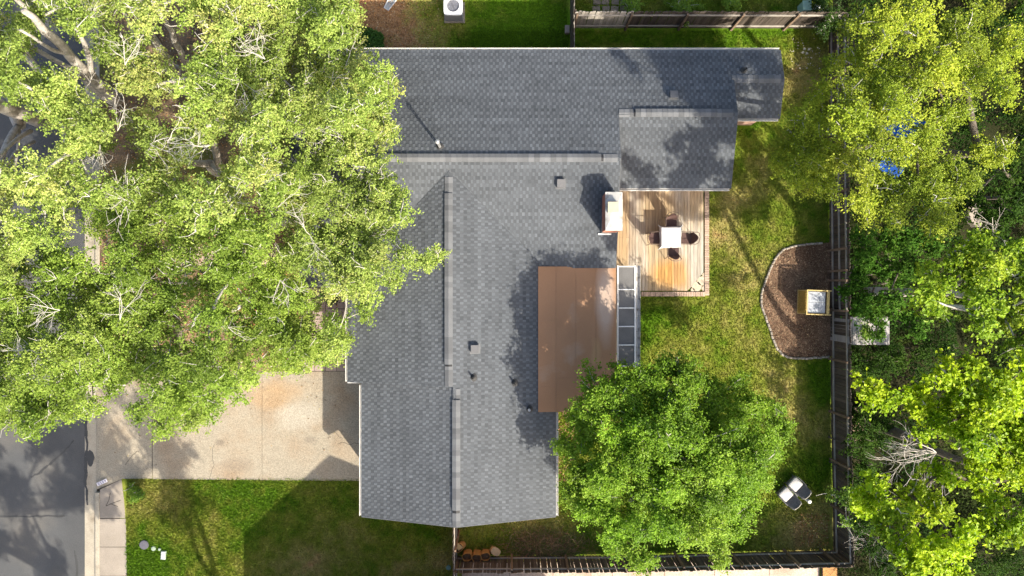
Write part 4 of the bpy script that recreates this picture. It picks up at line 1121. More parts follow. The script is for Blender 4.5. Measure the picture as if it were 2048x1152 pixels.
b = MB(); b.bbox(SW / 2 - .06, SW / 2 + .05, .22, SD + .04, 1.712, 1.732, .004); b.build('cover_strip', M_rail, sh)
# offcuts and blocks behind the fence
M_off = mat('pale_offcut', (.46, .34, .24), .9, .2, 6, objvar=.2)
for (px, py, a, c, rz, lab) in [(1703, 818, .20, .11, .05, 'pale timber block at the end of the stack nearest the shed'), (1701, 832, .22, .08, -.05, 'flat pale timber offcut second from the shed end of the stack'), (1704, 842, .16, .10, .2, 'short pale timber block in the middle of the stack behind the fence'),
                                 (1702, 852, .20, .07, .0, 'broken pale offcut next to the dark foliage behind the fence'), (1705, 858, .28, .035, .12, 'thin pale board lying across the stack behind the fence'), (1705, 875, .16, .14, -.12, 'square tan block set apart at the end of the stack')]:
    b = MB(); b.bbox(-a, a, -c, c, 0, .16, .012); o = b.build('timber_offcut', M_off); o.location = (*P(px + 9, py), .02); o.rotation_euler = (0, 0, rz); tag(o, lab, 'timber', 'timber stacked behind the fence')
# plank platform at the foot of the picture
M_orange = mat('orange_plank', (.48, .24, .075), .7, .15, 3, objvar=.15, fine=.25, fscale=30, stretch=(.3, .3, 1))
pf = thing('plank_platform', 'small orange stained plank platform outside the fence corner', 'platform', (*P(1656, 1146), 0))
b = MB(); b.box(-.3, .3, -.5, .33, 0, .17); b.build('frame', M_bark_d, pf)
for i in range(8):
    b = MB(); u = -.62 + i * .155
    # diagonal planks clipped to the frame: drawn as skewed boards
    y0, y1 = -.5, .34
    xa, xb = -.31, .31
    pts = [(xa, u - .31 + .0), (xb, u + .31), (xb, u + .31 + .145), (xa, u - .31 + .145)]
    pts = [(x, max(y0, min(y1, y))) for x, y in pts]
    if abs(pts[0][1] - pts[3][1]) < .02 and abs(pts[1][1] - pts[2][1]) < .02: continue
    b.prism(pts, .171, .20); b.build('plank', M_orange, pf)
# pale side path beyond the fence
M_spath = mat('side_path_concrete', (.52, .42, .34), .85, .15, 1.2, fine=.3, fscale=18, tint=((.38, .25, .18), .8, .5, .7))
sp = sheet('side_path', [(-2.2, -12.05), (13.5, -11.95), (13.5, -15), (-2.2, -15)], .004, M_joint)
xx = -2.2
for i, wd in enumerate((2.1, 1.9, 2.6, 2.3, 2.2, 2.4, 2.2)):
    b = MB(); b.prism([(xx + .01, -12.07 + random.uniform(-.05, .04)), (xx + wd - .01, -12.05 + random.uniform(-.05, .04)), (xx + wd - .01, -14.9), (xx + .01, -14.9)], -.05, .02 + .003 * (i % 2)); b.build('path_slab', M_spath, sp); xx += wd

# ------------------------------------------------------------------ the neighbouring house south of the frame (it casts the gable shadow)
nh = thing('neighbour_house', 'neighbouring gabled house just beyond the bottom of the photograph', 'house', (-2.94, -14.2, 0))
M_nroof = mat('neighbour_roof', (.14, .13, .12), .9, .15, 2)
ez, rz_, hwid = 3.0, 6.0, 6.3
b = MB(); b.prism([(-hwid + .5, -.3), (hwid - .5, -.3), (hwid - .5, -10), (-hwid + .5, -10)], 0, 2.9); b.build('wall', M_wall, nh)
b = MB(); b.poly([(-hwid + .5, -.3, 2.9), (hwid - .5, -.3, 2.9), (0, -.3, 5.8), (-hwid + .5, -.5, 2.9), (hwid - .5, -.5, 2.9), (0, -.5, 5.8)], [(0, 1, 2), (5, 4, 3), (0, 3, 4, 1), (1, 4, 5, 2), (2, 5, 3, 0)]); b.build('gable_wall', M_wall, nh)
for s in (-1, 1):
    b = MB(); b.poly([(0, 0, rz_), (s * hwid, 0, ez), (s * hwid, -10.3, ez), (0, -10.3, rz_), (0, 0, rz_ - .16), (s * hwid, 0, ez - .16), (s * hwid, -10.3, ez - .16), (0, -10.3, rz_ - .16)],
                     [(0, 1, 2, 3), (7, 6, 5, 4), (0, 4, 5, 1), (1, 5, 6, 2), (2, 6, 7, 3), (3, 7, 4, 0)]); b.build('roof_slope', M_nroof, nh)

# ------------------------------------------------------------------ trees and plants
def leaf_mesh(name, c, a, nrm, L, Wd, col):
    """one folded leaf (two triangles on a mid-rib) per centre c, along a, with normal nrm"""
    a = a / np.linalg.norm(a, axis=1, keepdims=True)
    bb = np.cross(nrm, a); bb /= np.linalg.norm(bb, axis=1, keepdims=True) + 1e-9
    up = np.cross(a, bb)
    L = L[:, None] / 2; Wd = Wd[:, None] / 2
    co = np.stack([c - a * L, c + bb * Wd - a * L * .15 + up * Wd * .45, c + a * L, c - bb * Wd - a * L * .15 + up * Wd * .45], 1).reshape(-1, 3)
    n = len(c); base = np.arange(n)[:, None] * 4
    f = np.concatenate([base + np.array([0, 2, 1]), base + np.array([0, 3, 2])], 1).reshape(-1)
    return raw_mesh(name, co, f, 3, np.repeat(col, 2, 0))

def bez(p0, p1, p2, n):
    return [p0 * (1 - t) ** 2 + p1 * (2 * t * (1 - t)) + p2 * t * t for t in np.linspace(0, 1, n)]

def tree(name, label, base, lobes, cols, leaf=(.085, .055), dens=1.0, trunk_r=.2, fork=.42, group=None, bark=None, cat='tree',
         spread=.15, ntw=15, up=.35, twig_vis=.35, seed=0, twm=None, lean=.35, lpt=105, flat=.75, hang=0.0, bz=0.0, jit=.12, extra=(), lm=None):
    """base (x, y); lobes [(x, y, z, r)]"""
    r = random.Random(seed); g = np.random.default_rng(seed + 5)
    root = thing(name, label, cat, (base[0], base[1], 0), 0, group)
    bark = bark or M_bark; twm = twm or M_twig
    O = Vector((base[0], base[1], 0))
    L3 = [Vector((x, y, z)) - O for x, y, z, _ in lobes]; R = [q[3] for q in lobes]
    cen = sum(L3, Vector((0, 0, 0))) / len(L3)
    fz = max(.5, cen.z * fork); f0 = Vector((cen.x * lean * .5, cen.y * lean * .5, fz))
    nodes = [f0]; parent = [-1]; order = sorted(range(len(L3)), key=lambda i: (L3[i] - f0).length)
    idx = {}
    for i in order:
        best = min(range(len(nodes)), key=lambda k: (nodes[k] - L3[i]).length + .45 * (nodes[k] - f0).length + (0 if nodes[k].z < L3[i].z + .5 else 2))
        drop = Vector((r.uniform(-.2, .2), r.uniform(-.2, .2), -R[i] * .35))
        nodes.append(L3[i] + drop); parent.append(best); idx[i] = len(nodes) - 1
    cnt = [1] * len(nodes)
    for k in range(len(nodes) - 1, 0, -1): cnt[parent[k]] += cnt[k]
    rad = lambda k: max(.018, trunk_r * .62 * (cnt[k] / cnt[0]) ** .55)
    tm = MB()
    tp = [Vector((0, 0, -.1)), Vector((f0.x * .1 + r.uniform(-.05, .05), f0.y * .1 + r.uniform(-.05, .05), fz * .35)), Vector((f0.x * .5, f0.y * .5, fz * .72)), f0]
    tm.tube(tp, [trunk_r * 1.25, trunk_r, trunk_r * .88, trunk_r * .75], 10)
    for k in range(1, len(nodes)):
        a = nodes[parent[k]]; c = nodes[k]; d = c - a
        mid = a.lerp(c, .5) + Vector((r.uniform(-1, 1), r.uniform(-1, 1), r.uniform(-.1, .9))) * d.length * .14
        pts = bez(a, mid, c, 6); ra = min(rad(k) * 1.25, rad(parent[k])); rb = rad(k) * .8
        tm.tube(pts, list(np.linspace(ra, rb, 6)), 7)
    for path, r0, r1 in extra:
        q = [Vector((*P(a_, b_, z_), z_)) - O for a_, b_, z_ in path]; s_ = []
        for i in range(len(q) - 1):
            for t in (0, .34, .67): s_.append(q[i].lerp(q[i + 1], t) + Vector((r.uniform(-1, 1), r.uniform(-1, 1), 0)) * .05)
        s_.append(q[-1]); tm.tube(s_, list(np.linspace(r0, r1, len(s_))), 9)
    tr = tm.build('trunk', bark, root, smooth=True)
    # twigs and leaves
    tw = MB(); cc = []; aa = []; nn = []; cl = []
    cols = np.array(cols, float)
    for i in range(len(L3)):
        lr = R[i]; start = nodes[idx[i]]; m = max(4, int(ntw * (lr / 1.05) ** 2 * dens))
        lob = r.uniform(.82, 1.18); lmix = r.random()
        for k in range(m):
            th = r.uniform(0, 2 * math.pi); el = r.uniform(-.35, 1.25) if up else r.uniform(-.2, .9)
            d = Vector((math.cos(th) * math.cos(el), math.sin(th) * math.cos(el), math.sin(el) * flat))
            ln = lr * r.uniform(.45, 1.12)
            s0 = start + Vector((r.uniform(-.25, .25), r.uniform(-.25, .25), r.uniform(0, .35))) * lr
            e = start + Vector((0, 0, lr * .3)) + d * ln
            mid = s0.lerp(e, .5) + Vector((r.uniform(-.2, .2), r.uniform(-.2, .2), r.uniform(.0, .3) - hang)) * ln
            pts = bez(s0, mid, e, 5)
            w_ = r.uniform(.7, 1.5)
            tw.tube(pts, [.018 * w_, .015 * w_, .012 * w_, .009 * w_, .005], 4, False)
            if r.random() < twig_vis:   # bare forked tips that show above the leaves
                for q in range(r.randint(2, 4)):
                    pz = pts[r.randint(2, 4)]; dd = Vector((r.uniform(-1, 1), r.uniform(-1, 1), r.uniform(.15, .9))).normalized() * r.uniform(.2, .55)
                    kink = Vector((r.uniform(-.1, .1), r.uniform(-.1, .1), .05)); tw.tube([pz, pz + dd * .5 + kink, pz + dd], [.012 * w_, .010, .005], 4, False)
            nl = int(2.1 * lpt * (.6 + .6 * ln / 1.1)); t = g.uniform(.25, 1.06, nl) ** .8
            P0, P1, P2 = (np.array(v) for v in (s0, mid, e)); tt = np.clip(t, 0, 1.08)[:, None]
            c = P0 * (1 - tt) ** 2 + P1 * 2 * tt * (1 - tt) + P2 * tt ** 2
            # leaves gather in small sprays along the twig
            ns = max(3, nl // 16); sp = g.normal(0, spread, (ns, 3)); sp[:, 2] *= .7; spi = g.integers(0, ns, nl)
            spt = g.uniform(.3, 1.05, ns)[spi][:, None]
            c2 = P0 * (1 - spt) ** 2 + P1 * 2 * spt * (1 - spt) + P2 * spt ** 2 + sp[spi] + g.normal(0, .055, (nl, 3))
            usesp = g.random(nl) < .72
            c = np.where(usesp[:, None], c2, c + g.normal(0, spread, (nl, 3)))
            c[:, 2] = np.maximum(c[:, 2], .15)
            cc.append(c); aa.append(np.stack([g.normal(0, 1, nl), g.normal(0, 1, nl), g.normal(-.15, .4, nl)], -1))
            nn.append(np.stack([g.normal(.28, .55, nl), g.normal(-.38, .55, nl), np.ones(nl)], -1))
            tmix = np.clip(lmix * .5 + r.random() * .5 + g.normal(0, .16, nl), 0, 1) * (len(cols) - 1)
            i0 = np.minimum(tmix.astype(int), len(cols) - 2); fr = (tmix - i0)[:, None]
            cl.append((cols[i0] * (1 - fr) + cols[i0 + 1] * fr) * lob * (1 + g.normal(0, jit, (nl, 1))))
    tw.build('twigs', twm, root, kind='stuff')
    c = np.concatenate(cc); n = len(c)
    me = leaf_mesh('crown', c, np.concatenate(aa), np.concatenate(nn), leaf[0] * g.uniform(.65, 1.3, n), leaf[1] * g.uniform(.65, 1.3, n), np.clip(np.concatenate(cl), .004, .7))
    o = link('crown', me, lm or M_leaf, root); o['kind'] = 'stuff'
    global NLEAF; NLEAF += n
    return root
NLEAF = 0

def lob(px, py, rp, z):
    x, y = P(px, py, z); return (x, y, z, sm(z, rp))

# colours: from deeper greens to paler yellow-greens, mixed at random
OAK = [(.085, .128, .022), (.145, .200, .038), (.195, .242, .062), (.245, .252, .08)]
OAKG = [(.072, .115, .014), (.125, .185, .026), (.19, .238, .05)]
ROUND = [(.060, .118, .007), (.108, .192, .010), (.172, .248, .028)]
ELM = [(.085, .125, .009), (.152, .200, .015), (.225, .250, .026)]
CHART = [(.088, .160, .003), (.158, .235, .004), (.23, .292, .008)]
DARK = [(.010, .026, .003), (.018, .042, .004), (.032, .062, .007)]  # greens cut down to put the wood's shade into the leaves

# --- the canopy over the street and front yard
poly = [(-40, -40), (700, -40), (690, 30), (640, 75), (610, 110), (720, 125), (755, 165), (735, 220), (740, 280), (690, 300), (730, 350), (765, 360), (780, 430), (735, 470), (720, 560), (705, 630), (660, 690), (600, 715), (520, 705),
        (465, 720), (440, 780), (370, 822), (310, 818), (290, 760), (200, 760), (150, 800), (70, 822), (-40, 800)]
EXTRA = {0: [([(232, 197, .2), (192, 162, 3.0), (142, 112, 5.6), (92, 60, 7.8), (48, 22, 9.4)], .27, .09), ([(192, 162, 3.0), (178, 122, 5.2), (160, 66, 7.4), (150, 10, 9)], .12, .05), ([(142, 112, 5.6), (100, 96, 7), (40, 60, 8.8)], .09, .04)],
         1: [([(377, 182, .2), (345, 140, 3), (312, 86, 6), (282, 36, 8.2)], .17, .07), ([(386, 150, .4), (360, 98, 3.5), (332, 48, 6), (305, 2, 8)], .15, .06), ([(345, 140, 3), (300, 120, 5.5), (240, 70, 8)], .08, .04)],
         2: [([(76, 237, 1), (36, 223, 4.0), (0, 213, 6.2), (-40, 204, 8)], .30, .20), ([(64, 262, 2.5), (22, 288, 5.6), (-8, 322, 7.6)], .085, .05), ([(66, 285, 2.0), (30, 306, 5), (-6, 350, 7.4)], .07, .04), ([(60, 200, 2), (24, 190, 4.5), (-10, 182, 7)], .08, .05)],
         3: [([(446, 345, .2), (434, 318, 2.0), (428, 282, 4.2), (420, 250, 6)], .18, .09)], 4: [([(366, 698, .2), (360, 672, 2.4), (355, 640, 4.4), (340, 610, 6)], .15, .08)]}
gaps = [(205, 172, 40), (170, 138, 38), (135, 105, 32), (95, 62, 28), (345, 142, 36), (315, 90, 32), (290, 50, 26), (335, 55, 26), (30, 222, 40), (20, 300, 40), (432, 312, 32), (358, 665, 34), (20, 268, 62), (60, 130, 28), (215, 170, 42), (350, 150, 40), (380, 95, 30), (330, 205, 30), (236, 328, 30), (440, 318, 36), (385, 318, 26), (155, 470, 45), (70, 565, 26), (362, 665, 34), (430, 515, 30), (545, 510, 28), (652, 610, 34), (672, 735, 30), (0, 30, 30), (395, 40, 26), (300, 60, 24), (215, 40, 24), (600, 75, 30), (120, 120, 30), (560, 290, 26), (640, 340, 28), (250, 250, 24), (30, 420, 26), (335, 500, 26), (480, 620, 22), (225, 560, 22), (690, 585, 18), (510, 80, 22)]
rr = random.Random(11); pts = []
for _ in range(6000):
    x, y = rr.uniform(-40, 780), rr.uniform(-40, 830)
    if not bool(in_poly(np.array(x), np.array(y), poly)): continue
    if any((x - a) ** 2 + (y - b) ** 2 < (c + 24) ** 2 for a, b, c in gaps): continue
    if any((x - a) ** 2 + (y - b) ** 2 < 50 ** 2 for a, b in pts): continue
    pts.append((x, y))
edge = [(760, 135, 30), (785, 160, 22), (760, 200, 32), (735, 255, 28), (768, 275, 22), (700, 300, 24), (770, 345, 32), (745, 385, 40), (800, 400, 26), (800, 435, 26), (765, 460, 22), (770, 505, 30), (815, 520, 30), (848, 535, 24), (868, 520, 12), (775, 555, 22), (735, 585, 28), (735, 625, 22), (700, 560, 30), (690, 690, 18), (665, 640, 24), (650, 700, 26),
        (700, 15, 28), (660, 45, 28), (615, 60, 30), (680, 125, 22), (650, 190, 34),
        (20, 828, 30), (60, 840, 26), (110, 830, 34), (180, 808, 34), (240, 780, 34), (285, 825, 30), (315, 850, 26), (365, 845, 28), (410, 815, 30), (455, 770, 34), (485, 760, 24), (500, 730, 26), (560, 725, 26), (600, 735, 20), (335, 800, 34)]
ltrees = [  # name, base px, crown centre px, z, colours, label, kind
    ('oak_tree', (232, 198), (130, 60), 8.8, OAK, 'tall pale barked oak leaning over the top corner of the street', 1),
    ('oak_tree', (377, 182), (330, 60), 8.6, OAK, 'oak whose two pale trunks fork towards the top edge beside the first oak', 1),
    ('oak_tree', (74, 237), (40, 300), 9.2, OAK, 'oak with the thickest white trunk at the edge of the street', 1),
    ('oak_tree', (446, 345), (410, 290), 8.2, OAK, 'spreading oak full of bare grey twigs in the middle of the front yard', 1),
    ('oak_tree', (366, 698), (190, 700), 7.4, OAKG, 'dense green oak overhanging the driveway and the road', 1),
    ('oak_tree', (505, 548), (400, 520), 7.6, OAKG, 'green oak shading the front path', 1),
    ('oak_tree', (556, 448), (720, 430), 6.4, OAK, 'oak with long leafy limbs reaching over the roof valley', 1),
    ('oak_tree', (552, 82), (640, 150), 7.0, OAK, 'airy oak reaching over the far eave beside the dry leaves', 1),
    ('ornamental_tree', (618, 672), (625, 665), 4.3, OAKG, 'low bushy tree between the entry path and the garage wing', 1)]
assign = {i: [] for i in range(len(ltrees))}
for k, p in enumerate([(x, y, rr.uniform(44, 68)) for x, y in pts] + edge):
    bi = min(range(len(ltrees)), key=lambda i: math.hypot(p[0] - ltrees[i][2][0], (p[1] - ltrees[i][2][1])) / (.65 if i == 8 else 1.0))
    z = ltrees[bi][3] + rr.uniform(-1.3, 1.1)
    if p[0] > 640 and bi != 8: z = max(5.6, z)
    assign[bi].append(lob(*p, z))
low = []
for _ in range(5000):
    x, y = rr.uniform(-40, 740), rr.uniform(-40, 800)
    if not bool(in_poly(np.array(x), np.array(y), poly)): continue
    if any((x - a) ** 2 + (y - b) ** 2 < (c + 14) ** 2 for a, b, c in gaps if (c > 24 and b < 330) or c > 33): continue
    if any((x - a) ** 2 + (y - b) ** 2 < 67 ** 2 for a, b in low): continue
    low.append((x, y))
for x, y in low:
    bi = min(range(8), key=lambda i: math.hypot(x - ltrees[i][2][0], y - ltrees[i][2][1]))
    assign[bi].append(lob(x, y, rr.uniform(42, 56), (6.0 if x > 560 else 5.2) + rr.uniform(-.5, .6)))
for i, (nm, bpx, cpx, z, col, label, _) in enumerate(ltrees):
    if not assign[i]: continue
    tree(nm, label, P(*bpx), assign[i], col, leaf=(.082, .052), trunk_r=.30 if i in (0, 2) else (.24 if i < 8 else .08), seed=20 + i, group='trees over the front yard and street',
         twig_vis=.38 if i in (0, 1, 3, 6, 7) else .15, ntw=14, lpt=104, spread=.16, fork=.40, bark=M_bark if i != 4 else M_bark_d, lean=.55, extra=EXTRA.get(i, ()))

# bare grey twig sprays that stand out above the leaves
def twigtree(b, p, d, ln, rad, depth, r, bend=.35):
    n = 5; pts = [p]; dd = d.normalized()
    for i in range(n):
        dd = (dd + Vector((r.gauss(0, bend), r.gauss(0, bend), r.gauss(0, bend * .5))) * .35).normalized(); pts.append(pts[-1] + dd * ln / n)
    b.tube(pts, list(np.linspace(rad, rad * .55, n + 1)), 5 if rad > .012 else 4, False)
    if depth > 0:
        for k in range(r.randint(2, 4)):
            q = pts[r.randint(1, n)]; nd = (dd + Vector((r.gauss(0, .65), r.gauss(0, .65), r.gauss(0, .3)))).normalized()
            twigtree(b, q, nd, ln * r.uniform(.45, .8), max(.005, rad * .6), depth - 1, r, bend)
oaks = [o for o in C.objects if o.name.startswith('oak_tree') and o.type == 'EMPTY']
rt = random.Random(31)
for (px, py, dx, dy) in [(185, 235, -.6, .6), (235, 262, .3, -1), (300, 288, 1, .1), (160, 215, -.3, -.8), (480, 95, .8, -.3), (530, 118, -.6, -.5), (600, 175, .9, .2), (335, 285, 1, .2), (262, 405, -.6, -.6), (455, 402, .9, -.2), (545, 420, .9, .3), (655, 185, .8, -.2), (30, 472, -1, .1), (690, 135, .8, -.3), (95, 18, -.6, -.5),
                         (330, 18, .3, -1), (420, 290, -.9, .2), (200, 290, -.2, 1), (570, 255, .8, .4), (640, 260, .9, -.1), (500, 330, .2, .9), (620, 470, .8, .4), (150, 60, .4, -.8), (250, 130, .6, -.5), (480, 160, .3, .9), (560, 560, .6, .6), (120, 620, -.7, .4), (60, 700, -.5, .6), (420, 620, .4, .5), (240, 640, .4, -.7)]:
    z = 8.3 if px < 560 else 7.0; p0 = Vector((*P(px, py, z), z)); host = min(oaks, key=lambda o: (o.location.xy - p0.xy * 1.25).length)
    b = MB()
    for q in range(3):
        d = Vector((dx + rt.gauss(0, .45), -dy + rt.gauss(0, .45), rt.uniform(.0, .4))); twigtree(b, Vector((0, 0, 0)), d, rt.uniform(.55, 1.0), rt.uniform(.009, .015), 2, rt, .5)
    o = b.build('bare_limb', M_twig, host); o.location = p0 - host.location

# --- the round tree behind the house
R0 = [(1205, 800, 62), (1285, 775, 62), (1370, 772, 58), (1440, 800, 50), (1400, 850, 40), (1505, 800, 44), (1545, 850, 38), (1170, 870, 50), (1250, 870, 70), (1340, 870, 66), (1430, 905, 66), (1510, 915, 58), (1550, 900, 34), (1150, 945, 42), (1225, 955, 66),
      (1310, 960, 66), (1400, 985, 66), (1480, 990, 56), (1530, 965, 34), (1180, 1010, 44), (1245, 1040, 56), (1315, 1050, 52), (1400, 1055, 52), (1465, 1060, 42), (1265, 1105, 36), (1225, 1085, 28), (1450, 1098, 26), (1480, 1030, 36), (1355, 1010, 50), (1330, 735, 34), (1245, 745, 34), (1150, 905, 34), (1140, 985, 24)]
rr = random.Random(5); L = []
for a, b, c in R0:
    low = a < 1200 and b < 960
    z = 4.4 if low else 6.2 - ((a - 1340) ** 2 + (b - 930) ** 2) / 52000 * 1.3 + rr.uniform(-.7, .7)
    if (a, b) in ((1400, 850), (1440, 800), (1505, 800), (1545, 850)): z = 3.6
    L.append(lob(a, b, c, z))
for a, b, c in [(1285, 835, 50), (1365, 835, 46), (1300, 915, 50), (1380, 930, 50), (1450, 950, 46), (1230, 910, 46), (1270, 1000, 46), (1350, 1020, 40), (1195, 960, 40), (1430, 850, 40), (1490, 870, 36), (1330, 790, 40), (1470, 835, 40), (1520, 880, 34), (1420, 800, 34)]: L.append(lob(a, b, c, 4.9))
for a, b, c in [(1300, 860, 44), (1385, 940, 44), (1270, 920, 40), (1350, 820, 40), (1440, 945, 40), (1330, 985, 40)]: L.append(lob(a, b, c, 6.5))
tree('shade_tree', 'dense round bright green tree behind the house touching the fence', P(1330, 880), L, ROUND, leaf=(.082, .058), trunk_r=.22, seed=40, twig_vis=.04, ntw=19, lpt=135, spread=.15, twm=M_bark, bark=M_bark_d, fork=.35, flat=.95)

# --- trees east of the fence
E1 = [(1765, 62, 56), (1835, 55, 60), (1925, 70, 62), (2000, 105, 58), (1715, 120, 50), (1700, 185, 52), (1775, 150, 64), (1860, 150, 66), (1950, 160, 60), (2010, 190, 44), (1650, 225, 46), (1725, 250, 60), (1815, 225, 60), (1890, 235, 50), (1600, 265, 36), (1625, 310, 44), (1575, 300, 24), (1690, 320, 50), (1740, 345, 46), (1650, 365, 42),
      (1715, 405, 46), (1790, 385, 50), (1850, 370, 56), (1925, 350, 52), (1970, 320, 42), (1860, 425, 44), (1790, 430, 36), (1900, 405, 40), (1560, 330, 20), (1990, 300, 24), (1590, 345, 26), (1870, 460, 20), (1690, 60, 24), (1660, 140, 22), (1960, 20, 30), (1850, 300, 44), (1740, 200, 40), (1775, 280, 40), (1800, 300, 30), (1840, 265, 36), (1690, 260, 40), (1655, 285, 36), (1830, 185, 40), (1770, 225, 36), (1850, 330, 30), (1740, 305, 26), (1585, 312, 34), (1615, 350, 36), (1640, 190, 36), (1570, 325, 30), (1605, 235, 34), (1590, 280, 34), (1650, 325, 36), (1800, 320, 26), (1775, 310, 24)]
rr = random.Random(6)
L = [lob(a, b, c, (8.6 if a > 1690 else 6.6) + rr.uniform(-1.0, 1.0)) for a, b, c in E1]
tree('elm_tree', 'tall yellow green tree overhanging the fence corner and end gable', P(1745, 290), L, ELM, leaf=(.075, .047), trunk_r=.26, seed=50, twig_vis=.05, bark=M_bark_d, ntw=17, lpt=112, spread=.17, fork=.4, lean=.6)
E2 = [(1905, 512, 36), (1945, 495, 30), (1860, 560, 46), (1925, 560, 52), (1990, 545, 50), (2045, 560, 50), (1870, 620, 46), (1945, 630, 54), (2015, 625, 50), (2030, 690, 44), (1850, 600, 34), (2050, 500, 40), (2100, 560, 56), (2140, 605, 56), (2150, 545, 56), (2115, 640, 50)]  # lobes past the frame edge are added to shade the roofs
L = [lob(a, b, c, 10.3 + rr.uniform(-1.2, 1.0)) for a, b, c in E2]
tree('maple_tree', 'yellow green tree beyond the shed between dark foliage', P(1720, 585), L, [(.070, .130, .006), (.125, .190, .010), (.19, .24, .014)], leaf=(.115, .08), trunk_r=.2, seed=51, twig_vis=.05, ntw=15, lpt=80, spread=.15)
E3 = [(1725, 500, 40), (1775, 480, 44), (1830, 470, 40), (1710, 555, 36), (1760, 545, 44), (1815, 535, 44), (1735, 605, 40), (1790, 600, 40), (1710, 625, 26), (1760, 640, 26), (1820, 640, 30), (1850, 500, 30)]
L = [lob(a, b, c, 4.0 + rr.uniform(-.8, .8)) for a, b, c in E3]
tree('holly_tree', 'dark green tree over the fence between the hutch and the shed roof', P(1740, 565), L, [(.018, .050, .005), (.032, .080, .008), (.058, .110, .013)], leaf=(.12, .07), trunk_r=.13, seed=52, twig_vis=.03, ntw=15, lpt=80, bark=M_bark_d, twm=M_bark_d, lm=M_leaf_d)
E4 = [(1895, 735, 40), (1950, 755, 54), (2020, 770, 54), (1770, 790, 44), (1745, 770, 30), (1825, 800, 50), (1890, 805, 56), (1960, 830, 58), (2030, 850, 54), (1880, 850, 40), (1925, 890, 52), (1990, 920, 56), (2040, 960, 44), (1960, 975, 44), (1770, 985, 44), (1830, 1000, 46), (1870, 1035, 44), (1790, 1040, 40), (1925, 1080, 52), (1990, 1060, 50), (2040, 1060, 40), (1860, 1090, 40), (1835, 1120, 30), (1905, 1130, 40), (1810, 1070, 30), (1740, 1000, 26), (1990, 1010, 36), (2045, 890, 40), (1905, 955, 30), (1870, 1140, 26), (1985, 800, 48), (1945, 765, 40), (2045, 725, 46), (2010, 820, 40), (1943, 827, 44), (2085, 830, 50), (2095, 760, 50), (2085, 900, 50)]  # off-frame lobes at the end are extra, put in for roof shade
L = [lob(a, b, c, (10.8 if b > 1000 else 9.4) + rr.uniform(-1.2, 1.2)) for a, b, c in E4]
tree('maple_tree', 'brilliant yellow green tree filling the wood beside the wicker chair fence', P(1750, 850), L, CHART, leaf=(.125, .09), trunk_r=.22, seed=53, twig_vis=.05, bark=M_bark_d, ntw=15, lpt=78, spread=.15, fork=.4, lean=.6)
E5 = [(1950, 400, 46), (2010, 430, 50), (1980, 480, 40), (1900, 440, 40), (2045, 380, 50), (2010, 330, 40), (2040, 270, 40), (1925, 250, 40), (2040, 30, 50), (1965, 60, 40)]
L = [lob(a, b, c, 4.6 + rr.uniform(-.8, .8)) for a, b, c in E5]
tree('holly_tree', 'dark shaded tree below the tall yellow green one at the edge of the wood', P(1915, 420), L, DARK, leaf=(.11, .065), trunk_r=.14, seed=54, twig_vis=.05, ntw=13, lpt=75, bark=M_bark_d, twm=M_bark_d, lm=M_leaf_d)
E6 = [(1715, 900, 24), (1740, 930, 26), (1725, 960, 24), (1750, 880, 26), (1730, 840, 24), (1760, 850, 22), (1735, 1060, 26), (1745, 1100, 26), (1960, 1130, 36), (2020, 1130, 36), (1760, 720, 30), (1810, 720, 30), (1730, 720, 24), (1850, 700, 26), (1770, 1130, 24), (1840, 760, 24), (1900, 700, 24)]
L = [lob(a, b, c, 2.2 + rr.uniform(-.7, .7)) for a, b, c in E6]
for k, (l, lab) in enumerate(zip(L, ['dark shrub behind the fence beside the dead branches', 'dark shrub under the dead branches', 'dark shrub behind the fence post opposite the wicker chairs', 'shrub between the timber stack and the yellow green tree', 'shrub crowding the timber stack behind the fence', 'small shrub at the edge of the yellow green crown past the timber stack', 'shrub behind the lower fence past the trailing vine', 'shrub by the bare sapling near the fence corner',
        'dark shrub at the bottom edge under the yellow green tree', 'darkest shrub in the bottom corner of the wood', 'shrub just below the shed roof', 'shrub below the open end of the shed roof', 'shrub squeezed between the fence and the shed corner', 'shrub in the dark gap past the shed', 'shrub at the bottom edge by the bare sapling', 'low shrub over the timber stack at the yellow green crown edge', 'shrub in the dark gap above the brilliant yellow green crown'])):
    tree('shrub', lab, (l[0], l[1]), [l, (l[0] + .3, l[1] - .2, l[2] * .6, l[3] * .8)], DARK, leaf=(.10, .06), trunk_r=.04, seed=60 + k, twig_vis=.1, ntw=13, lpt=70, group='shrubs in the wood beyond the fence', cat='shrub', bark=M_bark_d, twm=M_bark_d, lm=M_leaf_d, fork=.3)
# vine over the fence
v = [lob(1672, 985, 10, 1.7), lob(1684, 990, 14, 1.9), lob(1700, 1000, 18, 2.0), lob(1690, 1020, 14, 1.9), lob(1712, 985, 16, 2.0), lob(1676, 1005, 8, 1.8), lob(1700, 1040, 12, 1.9)]
tree('vine', 'leafy vine sprawling over the fence opposite the wicker chairs', P(1712, 1000), v, [(.05, .11, .012), (.10, .17, .02), (.16, .22, .03)], leaf=(.10, .07), trunk_r=.03, seed=80, ntw=26, lpt=26, cat='vine', spread=.12, twig_vis=.2)

